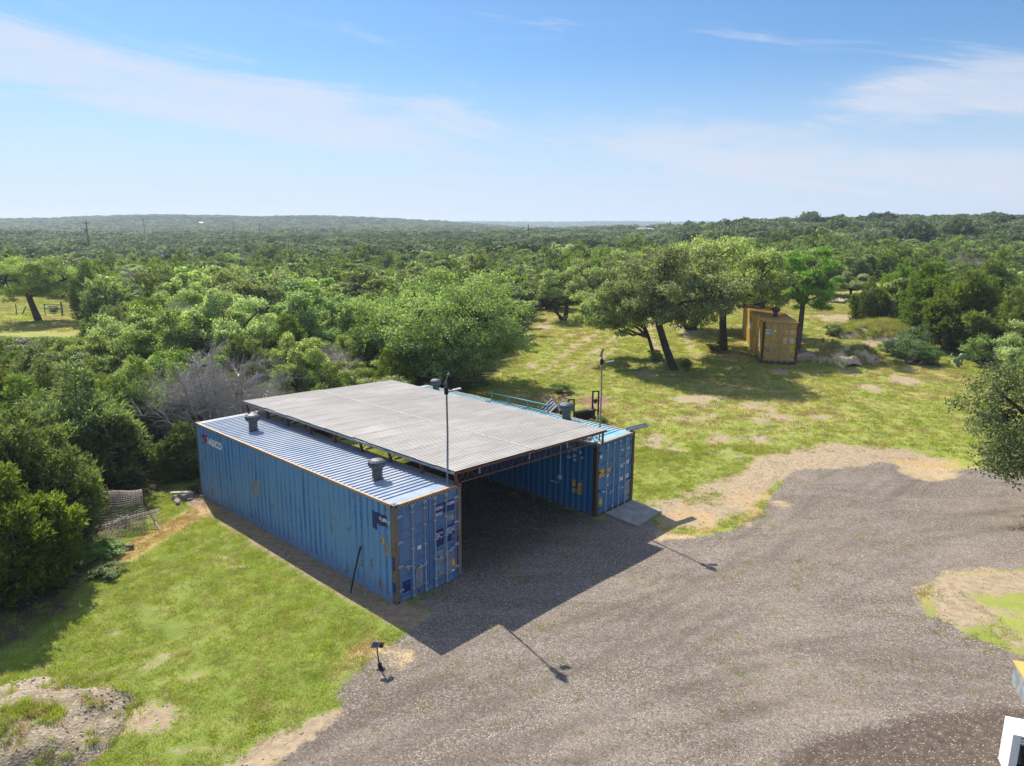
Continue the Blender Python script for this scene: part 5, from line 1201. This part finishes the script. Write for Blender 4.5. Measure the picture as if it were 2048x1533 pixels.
# teal rack along the far edge of the teal container roof
o = empty('teal_rack', C2P(2.30, 4.2, CH+.0), C2[3]); tag(o, 'teal steel tube rack lying along the roof of the second blue container', 'rack')
for z in (.03, .33):
    mb = MB(); mb.tube([(0, 0, z), (0, 3.4, z)], .025, 6); mb.build('rail', M['teal_metal'], o)
mb = MB(); mb.tube([(-.45, .05, .03), (-.45, 3.35, .03)], .022, 6); mb.build('rail', M['teal_metal'], o)
for y in (.05, 1.2, 2.3, 3.35):
    mb = MB(); mb.tube([(0, y, .03), (0, y, .33)], .022, 6); mb.build('upright', M['teal_metal'], o)
    mb = MB(); mb.tube([(0, y, .03), (-.45, y, .03)], .02, 6); mb.build('crossbar', M['teal_metal'], o)
mb = MB(); mb.add([(-.10, -.5, 0), (.10, -.5, 0), (.10, .5, 0), (-.10, .5, 0), (-.13, -.5, .09), (.13, -.5, .09), (.13, .5, .09), (-.13, .5, .09)], [(0, 1, 2, 3)[::-1], (0, 4, 7, 3)[::-1], (1, 2, 6, 5)[::-1], (0, 3, 7, 4)[::-1], (2, 3, 7, 6)])
mb.bar((-.125, -.5, .09), (-.125, .5, .09), .015); mb.bar((.125, -.5, .09), (.125, .5, .09), .015)
o = mb.build('metal_trough', M['bar']); o.location = C2P(2.75, .12, CH+.03); o.rotation_euler = (0.04, 0, C2[3]-math.pi/2-.25); tag(o, 'bent metal trough poking out over the door corner of the teal container', 'trough')
mb = MB(); mb.box(-.5, .5, -.35, .35, 0, .03); mb.bar((-.5, 0, .05), (.5, .1, .05), .04); o = mb.build('red_sheet', M['truss']); o.location = C2P(.62, 1.1, CH+.0); o.rotation_euler.z = C2[3]+.5; tag(o, 'rust red metal plate lying on the teal container roof under the carport edge', 'plate')

# steel frames and scrap behind the teal container
def steel_frame(px, py, h, w, label, mech):
    g = G(px, py); o = empty('hoist_gantry', g, .15); tag(o, label, 'gantry', 'black frames behind the teal container')
    for s in (-1, 1):
        mb = MB(); mb.box(s*w/2-.035, s*w/2+.035, -.05, .05, -.05, h); mb.build('upright', M['black'], o)
        mb = MB(); mb.bar((s*w/2, 0, .45), (s*w/2-.1, -.55, 0), .05); mb.build('strut', M['black'], o)
    for z in (h-.04, .48): mb = MB(); mb.box(-w/2+.035, w/2-.035, -.04, .04, z-.03, z+.03); mb.build('crossbar', M['black'], o)
    if mech: mb = MB(); mb.box(-w/2+.036, w/2-.036, -.03, .03, h*.62, h*.67); mb.obox((-.02, -.05, h*.64), (.07, 0, .02), (0, .06, 0), (0, .02, .11)); mb.build('winch', M['black'], o)
steel_frame(1190, 838, 1.55, .32, 'taller black steel frame with a winch on its crossbar', True)
steel_frame(1142, 838, 1.10, .30, 'shorter black steel frame next to the container roof', False)
g = G(1166, 842); o = empty('scrap_machine', g, .4); tag(o, 'black coil and gear scrap machine lying between the two steel frames', 'machine')
mb = MB(); mb.tube([(-.5, 0, .35), (.35, 0, .40)], .13, 12)
for k in range(12): mb.lathe([(.15, -.015), (.17, 0), (.15, .015)], (0, 0, 0), 14) if False else mb.obox((-.46+.07*k, 0, .355+.004*k), (.014, 0, 0), (0, .17, 0), (0, 0, .17))
mb.build('coil', M['black'], o)
mb = MB(); mb.obox((.5, 0, .42), (.14, 0, .03), (0, .16, 0), (0, 0, .18)); mb.tube([(.42, 0, .5), (.62, .05, .72)], .05, 8); mb.build('motor', M['black'], o); mb = MB(); mb.box(-.6, .7, -.15, .15, .0, .20); mb.build('skid', M['black'], o)
for k, (px, py, r) in enumerate(((1098, 838, .2), (1116, 840, -.1))):
    g = G(px, py); o = empty('grey_crate_lid', g, r); tag(o, ('left' if k == 0 else 'right')+' one of two tilted grey ribbed panels behind the teal container', 'panel', 'tilted grey panels behind the teal container')
    mb = MB(); mb.obox((0, 0, .62), (.30, 0, .28), (0, .55, .1), (-.02, 0, .03)); mb.build('board', M['tarp'], o)
    for j in (-1, 0, 1): mb = MB(); mb.obox((-.03, j*.3, .66+.055*j), (.29, 0, .27), (0, .02, 0), (-.02, 0, .025)); mb.build('rib', M['tarp'], o)
    mb = MB(); mb.box(.1, .3, -.3, .3, -.02, .75); mb.build('support', M['black'], o)
# things standing beyond the carport, seen through the gap under its roof
g = UV(4.3, 9.2); g.z = T(g.x, g.y); o = empty('flatbed_trailer', g, YA+.1); tag(o, 'pale-decked flatbed trailer parked under the back of the carport roof', 'trailer')
mb = MB(); mb.box(-.95, .95, -1.6, 1.6, .62, .68); mb.build('deck', M['limestone'], o)
for x in (-.9, .9): mb = MB(); mb.box(x-.04, x+.04, -1.6, 1.6, .50, .615); mb.build('chassis_rail', M['truss'], o)
for x in (-1.05, 1.05):
    mb = MB(); mb.tube([(x-.09, 0, .33), (x+.09, 0, .33)], .33, 20); w_ = mb.build('wheel', M['gasket'], o); mb = MB(); mb.tube([(x-.095, 0, .33), (x+.095, 0, .33)], .17, 14); mb.build('rim', M['bar'], w_)
mb = MB(); mb.bar((0, -1.6, .56), (0, -2.6, .5), .08); mb.build('drawbar', M['truss'], o)
g = UV(3.4, 12.9); g.z = T(g.x, g.y); o = empty('steel_tank', g, YA); tag(o, 'rusty steel tank standing at the back of the carport', 'tank')
mb = MB(); mb.tube([(-.7, 0, 1.0), (.7, 0, 1.0)], .38, 18); mb.build('drum', M['truss'], o)
for x in (-.5, .5): mb = MB(); mb.box(x-.05, x+.05, -.3, .3, -.02, .66); mb.build('leg', M['truss'], o)
g = UV(3.9, 14.6); g.z = T(g.x, g.y); o = empty('blue_barrel', g); tag(o, 'dark blue barrel on the grass behind the carport', 'barrel')
mb = MB(); mb.lathe([(.27, 0), (.29, .03), (.29, .28), (.30, .30), (.29, .32), (.29, .58), (.30, .60), (.29, .62), (.29, .86), (.27, .89)], n=20); mb.build('drum', M['navy'], o); mb = MB(); mb.lathe([(.26, .88), (.26, .90)], n=20); mb.build('lid', M['navy'], o)

# ------------------------------------------------------------------ pasture gate, fence and shed at the far left
g0 = G(122, 630); fy = g0.y
def fpost(px, h, label, r=.05):
    x = xat(px, fy); mb = MB(); mb.tube([(0, 0, -.2), (0, 0, h)], r, 7); o = mb.build('fence_post', M['pole' if r > .05 else 'rustdark']); o.location = (x, fy, T(x, fy)); tag(o, label, 'fence post', 'posts of the pasture fence'); return x
xs_ = [fpost(-60, 1.2, 'fence post beyond the left picture edge'), fpost(30, 1.2, 'thin fence post left of the leaning brace'), fpost(62, 1.2, 'thin fence post just left of the lone oak trunk'), fpost(87, 1.25, 'thin fence post right of the lone oak trunk'), fpost(121, 1.55, 'stout gate post holding the pasture gate', .10), fpost(165, 1.35, 'latch post at the right end of the pasture gate', .08)]
zf = T(xs_[3], fy)
o = empty('wire_fence', (xs_[0], fy, zf)); tag(o, 'thin wire fence with a top rail across the pasture', 'fence')
for z in (.25, .55, .85, 1.10): mb = MB(); mb.tube([(0, 0, z), (xs_[4]-xs_[0]-.1, 0, z)], .009, 4, False); mb.build('wire', M['wire'], o)
mb = MB(); mb.tube([(xs_[3]-xs_[0], -.05, 1.18), (xs_[4]-xs_[0]-.08, -.05, 1.18)], .04, 6); mb.build('top_rail', M['rustdark'], o)
mb = MB(); mb.bar((xs_[2]-xs_[0]-.6, -.1, .95), (xs_[1]-xs_[0]+.7, -.1, .02), .09); mb.build('brace', M['truss'], o)
o = empty('pasture_gate', (xs_[4]+.12, fy, zf)); tag(o, 'tubular metal gate with six bars in the pasture fence', 'gate'); gl = xs_[5]-xs_[4]-.25
for k in range(6): mb = MB(); mb.tube([(0, 0, .2+.19*k), (gl, 0, .2+.19*k)], .022, 6); mb.build('gate_bar', M['pole'], o)
for x in (0, gl): mb = MB(); mb.tube([(x, 0, .18), (x, 0, 1.17)], .026, 6); mb.build('gate_stile', M['pole'], o)
Yb = 118; x = xat(133, Yb); z = T(x, Yb); o = empty('shed', (x, Yb, z), .35); tag(o, 'small shed with a pale tin gable roof half hidden beyond the lone oak', 'shed')
mb = MB(); mb.box(-2.2, 2.2, -3, 3, -.2, 2.5); mb.add([(-2.2, -3, 2.5), (2.2, -3, 2.5), (0, -3, 4.3), (-2.2, 3, 2.5), (2.2, 3, 2.5), (0, 3, 4.3)], [(0, 1, 2), (3, 5, 4)]); mb.build('wall', M['rustdark'], o)
for s in (-1, 1):
    mb = MB(); mb.obox((s*1.25, 0, 3.36), (1.32, 0, -s*1.08) if s > 0 else (1.32, 0, 1.08), (0, 3.4, 0), (0, 0, .04)); mb.build('roof', M['tin'], o)
mb = MB(); mb.box(-.5, .5, -3.03, -2.98, 0, 2.0); mb.build('door', M['wood'], o)
# utility poles and far houses
def utility_pole(px, Yd, top_py, label, cross=True, box=False):
    x = xat(px, Yd); z = T(x, Yd); ht = CAM_H-(top_py-460)/CAM_F*Yd-z
    o = empty('utility_pole', (x, Yd, z), .2); tag(o, label, 'utility pole', 'utility poles standing in the woods')
    mb = MB(); mb.tube([(0, 0, -.3), (0, 0, ht)], [.17, .12], 7); mb.build('pole', M['wood' if Yd < 350 else 'rustdark'], o)
    if cross: mb = MB(); mb.box(-.9, .9, -.06, .06, ht-.8, ht-.62); mb.build('crossarm', M['wood'], o)
    if box: mb = MB(); mb.lathe([(.28, 0), (.30, .05), (.30, .85), (.26, .95)], (-.45, 0, ht-3.0), 12); mb.build('transformer', M['bar'], o)
utility_pole(190, 190, 447, 'utility pole with a pale transformer in the woods at the left', box=True)
utility_pole(302, 330, 443, 'thin utility pole right of the transformer pole, far off')
utility_pole(528, 300, 449, 'bare utility pole in front of the long hill', cross=False)
utility_pole(477, 420, 447, 'faint utility pole left of the bare one before the hill')
utility_pole(1054, 230, 450, 'slim utility pole at the middle of the horizon', cross=False)
utility_pole(1331, 300, 441, 'short mast above the woods near the far white building', cross=False)
utility_pole(1576, 210, 430, 'utility pole topping the treetops above the ochre container', cross=False)
utility_pole(1931, 260, 428, 'faint pole above the right-hand treetops')
def house(px, Yd, py, w, h, label, roofm='tin', two=False):
    x = xat(px, Yd); zz_ = CAM_H-(py-460)/CAM_F*Yd; z = T(x, Yd); o = empty('far_house', (x, Yd, z), RNG.uniform(-.3, .3)); tag(o, label, 'house'); b = zz_-z
    mb = MB(); mb.box(-w/2, w/2, -4, 4, -1, b); mb.build('wall', M['wall'], o)
    mb = MB(); mb.add([(-w/2-.4, -4.6, b), (w/2+.4, -4.6, b), (w/2+.4, 4.6, b), (-w/2-.4, 4.6, b), (-w/2-.4, 0, b+h), (w/2+.4, 0, b+h)], [(0, 1, 5, 4), (2, 3, 4, 5), (0, 4, 3), (1, 2, 5), (3, 2, 1, 0)]); mb.build('roof', M[roofm], o)
    for k in range(max(2, int(w/5))): mb = MB(); xx = -w/2+(k+.5)*w/max(2, int(w/5)); mb.box(xx-.6, xx+.6, -4.05, -4.001, b-2.0, b-.8); mb.build('window', M['solar'], o)
house(412, 900, 451, 11, 1.2, 'white-roofed house low on the long hill, left one')
house(575, 820, 456, 6, 1.0, 'small white building among the trees below the hill')
house(745, 880, 457, 15, .6, 'long low pale-roofed building at the foot of the hill')
house(855, 1130, 446, 14, 3.0, 'white house on the right end of the hill, left of a pair')
house(874, 1150, 445, 12, 3.2, 'white house on the right end of the hill, right of a pair')
house(1112, 600, 464, 6, 1.0, 'small pale roof between treetops at the middle of the horizon')
house(1283, 420, 458, 8, .9, 'low white building on the horizon left of the mast')

# ------------------------------------------------------------------ cabinet and boards in the near right corner
p = AT(2020, 1475, 11.0)
g = G(2000, 1533+10)
def boxat(px, py, z):   # place whose point at height z shows at the pixel
    d = ray(px, py); t = (z-CAM_H)/d[2]; return Vector((d[0]*t, d[1]*t, 0))
q = boxat(2026, 1470, .95); th_ = .36
o = empty('utility_cabinet', (q.x, q.y, T(q.x, q.y)), -th_); tag(o, 'white metal equipment cabinet with open front in the near right corner', 'cabinet')
CDp = .55; CWd = 1.3
mb = MB(); mb.box(0, CWd, -.02, CDp, .93, .965); mb.build('top_panel', M['white'], o)
for k in range(4): mb = MB(); mb.box(.18+k*.3, .20+k*.3, -.01, CDp-.01, .966, .974); mb.build('seam', M['white'], o)
mb = MB(); mb.box(0, .035, 0, CDp, .02, .93); mb.build('side_panel', M['white'], o)
mb = MB(); mb.box(CWd-.035, CWd, 0, CDp, .02, .93); mb.build('side_panel', M['white'], o)
mb = MB(); mb.box(.04, CWd-.04, CDp-.03, CDp, .02, .93); mb.build('back_panel', M['white'], o)
mb = MB(); mb.box(.0, .13, -.015, .0, .02, .93); mb.build('front_stile', M['white'], o)
for z in (.80, .86): mb = MB(); mb.box(.135, CWd, -.02, .01, z, z+.035); mb.build('front_rail', M['white'], o)
mb = MB(); mb.box(.34, .95, .05, .38, .05, .74); mb.build('inner_unit', M['brownp'], o)
for k in range(3): mb = MB(); mb.tube([(.18+.05*k, .05, .76), (.19+.05*k, .0, .5), (.26+.06*k, .03, .2), (.35+.05*k, .1, .05)], .016, 7); mb.build('cable', M['blackp'], o)
for k in range(2): mb = MB(); mb.tube([(.18+.07*k, .05, .74), (.18+.07*k, .05, .80)], .028, 8); mb.build('fitting', M['bar'], o)
q = boxat(2074, 1396, .55); o = empty('board_box', (q.x, q.y, T(q.x, q.y)), -.30); tag(o, 'low box with a yellow sheathing lid behind the white cabinet', 'box')
mb = MB(); mb.box(.02, 1.6, .02, 1.4, 0, .50); mb.build('box_body', M['greyp'], o); mb = MB(); mb.box(0, 1.65, 0, 1.45, .505, .54); mb.build('lid', M['board'], o); mb = MB(); mb.box(-.006, 1.66, -.02, -.001, .47, .535); mb.build('edge_strip', M['rustdark'], o)

# ------------------------------------------------------------------ grass, weeds and gravel lying loose on the ground
def tuft(seed, n, size, L, W, mat, spread=.35):
    rng = np.random.default_rng(seed); c = np.stack([rng.uniform(-size, size, n), rng.uniform(-size, size, n), np.zeros(n)-.01], -1)
    k = rng.integers(0, max(3, n//7), n); cc = rng.uniform(-size, size, (max(3, n//7), 2)); c[:, :2] = c[:, :2]*.35+cc[k]*.75
    d = unit(np.stack([rng.normal(size=n)*spread*1.4, rng.normal(size=n)*spread*1.4, np.ones(n)*.8], -1)); b = unit(np.cross(d, rng.normal(size=(n, 3))))
    l = (L*rng.uniform(.5, 1.3, n))[:, None]; w = (W*rng.uniform(.7, 1.3, n))[:, None]
    q = np.stack([c-b*w*.5, c+b*w*.5, c+d*l], 1)
    return quad_mesh('grass_tuft', q, np.clip(.5+rng.normal(size=n)*.2, 0, 1), M[mat], k=3)
def sample(n, x0, x1, y0, y1, seed):
    r = np.random.default_rng(seed); x = r.uniform(x0, x1, n); y = r.uniform(y0, y1, n); az = np.abs(x/y) < .80; x, y = x[az], y[az]; return x, y, masks(x, y), r
def in_container(x, y):
    m_ = np.zeros(x.shape, bool)
    for c in (C1, C2, C3):
        e = (math.cos(c[3]), math.sin(c[3])); dx, dy = x-c[0], y-c[1]; u = dx*e[0]+dy*e[1]; v = -dx*e[1]+dy*e[0]; m_ |= (u > -.05) & (u < CW+.05) & (v > -.02) & (v < CL+.05)
    return m_
def strew(name, protos, x, y, r, s0, s1, label, dz=0.0, idx=None, zs=None):
    s = r.uniform(s0, s1, len(x)); P = np.stack([x, y, terrain(x, y)+dz], -1)
    R = np.stack([0*x, 0*x, r.uniform(0, 6.28, len(x))], -1); S = np.stack([s, s, s*r.uniform(.7, 1.25, len(x))], -1)
    return scatter(name, protos, P, R, S, idx if idx is not None else r.integers(0, len(protos), len(x)), label)
GT = [tuft(400+i, 56, .17, .060, .0095, 'grass') for i in range(4)]+[tuft(410+i, 56, .17, .055, .0095, 'straw') for i in range(2)]
def grassy(n, x0, x1, y0, y1, seed, protos, s0, s1, name, label):
    x, y, mk, r = sample(n, x0, x1, y0, y1, seed)
    e = (vnoise(x/.45, y/.45, 51)-.5)*.7+(vnoise(x/1.3, y/1.3, 52)-.5)*.5
    w = sst(.60, .30, mk['bare']+e*.75)*sst(.6, .35, mk['gravel']+e*.4)*sst(.6, .3, mk['soil'])*(1-.8*mk['litter'])
    w = w*(.45+.55*vnoise(x/.8, y/.8, 53))+.015*(1-mk['litter'])*(mk['soil'] < .3)
    keep = (r.random(len(x)) < w) & ~in_container(x, y)
    x, y = x[keep], y[keep]; dry = mk['dry'][keep]; pd = np.clip(.20+.8*sst(.30, .85, dry+e[keep]*.4), 0, .95)*(1-.25*mk['lush'][keep])
    idx = np.where(r.random(len(x)) < pd, r.integers(4, 6, len(x)), r.integers(0, 4, len(x)))
    strew(name, protos, x, y, r, s0, s1, label, idx=idx); return len(x)
c1_ = grassy(75000, -22, 13, 9.5, 33, 61, GT, .65, 1.4, 'lawn_grass', 'short sunlit grass of the lawn round the carport')
GT2 = [tuft(420+i, 44, .32, .10, .022, 'grass') for i in range(4)]+[tuft(430+i, 44, .32, .10, .022, 'straw') for i in range(2)]
c2_ = grassy(58000, -6, 52, 31, 92, 62, GT2, .7, 1.4, 'field_grass', 'patchy mown grass of the field under the oaks')
c3_ = grassy(7000, -85, -35, 70, 125, 63, GT2, 1.5, 2.6, 'pasture_grass', 'bright pasture grass beyond the fence')
# tall grass on the bank
r = np.random.default_rng(66); n = 900; a = r.uniform(0, 6.28, n); q_ = np.sqrt(r.uniform(0, 1, n)); bx_, by_, brx, bry, BH = BANK
x = bx_+q_*np.cos(a)*brx; y = by_+q_*np.sin(a)*bry; zt_ = np.array([BH(p, q) for p, q in zip(x, y)])
TG = [tuft(440+i, 60, .25, .38, .022, 'grass', .25) for i in range(2)]+[tuft(445, 60, .25, .38, .02, 'straw', .25)]
a2 = r.uniform(0, 6.28, 160); q2 = r.uniform(.35, 1.1, 160); xd = DM[0]+q2*np.cos(a2)*2.5; yd = DM[1]+q2*np.sin(a2)*1.7
x = np.concatenate([x, xd]); y = np.concatenate([y, yd]); a = np.concatenate([a, a2]); zt_ = np.concatenate([zt_, [DM[2](p, q) for p, q in zip(xd, yd)]]); n = len(x)
s = r.uniform(.7, 1.3, n); scatter('tall_grass', TG, np.stack([x, y, zt_], -1), np.stack([0*x, 0*x, a*3], -1), np.stack([s, s, s], -1), r.integers(0, 3, n), 'tall rough grass covering the bank')
n = 420; a = r.uniform(0, 6.28, n); q_ = r.uniform(.0, 1.15, n); x = RM[0]+q_*np.cos(a)*2.1; y = RM[1]+q_*np.sin(a)*1.7
keep = vnoise(x/.55, y/.55, 81) > .50; x, y, a = x[keep], y[keep], a[keep]; s = r.uniform(.7, 1.5, len(x))
MG = [tuft(450+i, 50, .13, .13, .010, 'grass', .3) for i in range(2)]+[tuft(455, 40, .13, .12, .010, 'straw', .3)]
scatter('mound_grass', MG, np.stack([x, y, [max(RMH(p, q), T(p, q)) for p, q in zip(x, y)]], -1), np.stack([0*x, 0*x, a*3], -1), np.stack([s, s, s], -1), r.integers(0, 3, len(x)), 'grass and weeds growing in patches on the rubble mound')
# gravel
x, y, mk, r = sample(64000, -13, 22, 9.5, 30, 67)
e = vnoise(x/2.2, y/2.2, 71); keep = (mk['gravel'] > .42) & (r.random(len(x)) < (.35+.65*e)*(1-.85*mk['track'])) & ~in_container(x, y)
x, y = x[keep], y[keep]
strew('loose_gravel', PEB, x, y, r, .006, .017, 'loose gravel stones strewn over the drive', .004)
x, y, mk, r = sample(26000, -13, 26, 9.5, 40, 68); keep = ((mk['bare'] > .45) & (mk['gravel'] < .6) | ((mk['gravel'] > .2) & (mk['gravel'] < .55))) & ~in_container(x, y) & (r.random(len(x)) < .7); x, y = x[keep], y[keep]
strew('limestone_chips', ROCKS, x, y, r, .010, .035, 'pale limestone chips on the bare soil', .004)
print('grass', c1_, c2_, c3_)

# ------------------------------------------------------------------ air between here and the far hills
hb = MB(); hb.box(-3400, 3400, -500, 4600, -40, 75)
hm = bpy.data.materials.new('thin_haze'); hm.use_nodes = True; hm.node_tree.nodes.clear()
pv = hm.node_tree.nodes.new('ShaderNodeVolumePrincipled'); ho = hm.node_tree.nodes.new('ShaderNodeOutputMaterial')
pv.inputs['Color'].default_value = (.74, .85, 1, 1); pv.inputs['Density'].default_value = .00034; pv.inputs['Anisotropy'].default_value = .2
hm.node_tree.links.new(pv.outputs[0], ho.inputs['Volume'])
hz = hb.build('haze', hm); hz['kind'] = 'stuff'
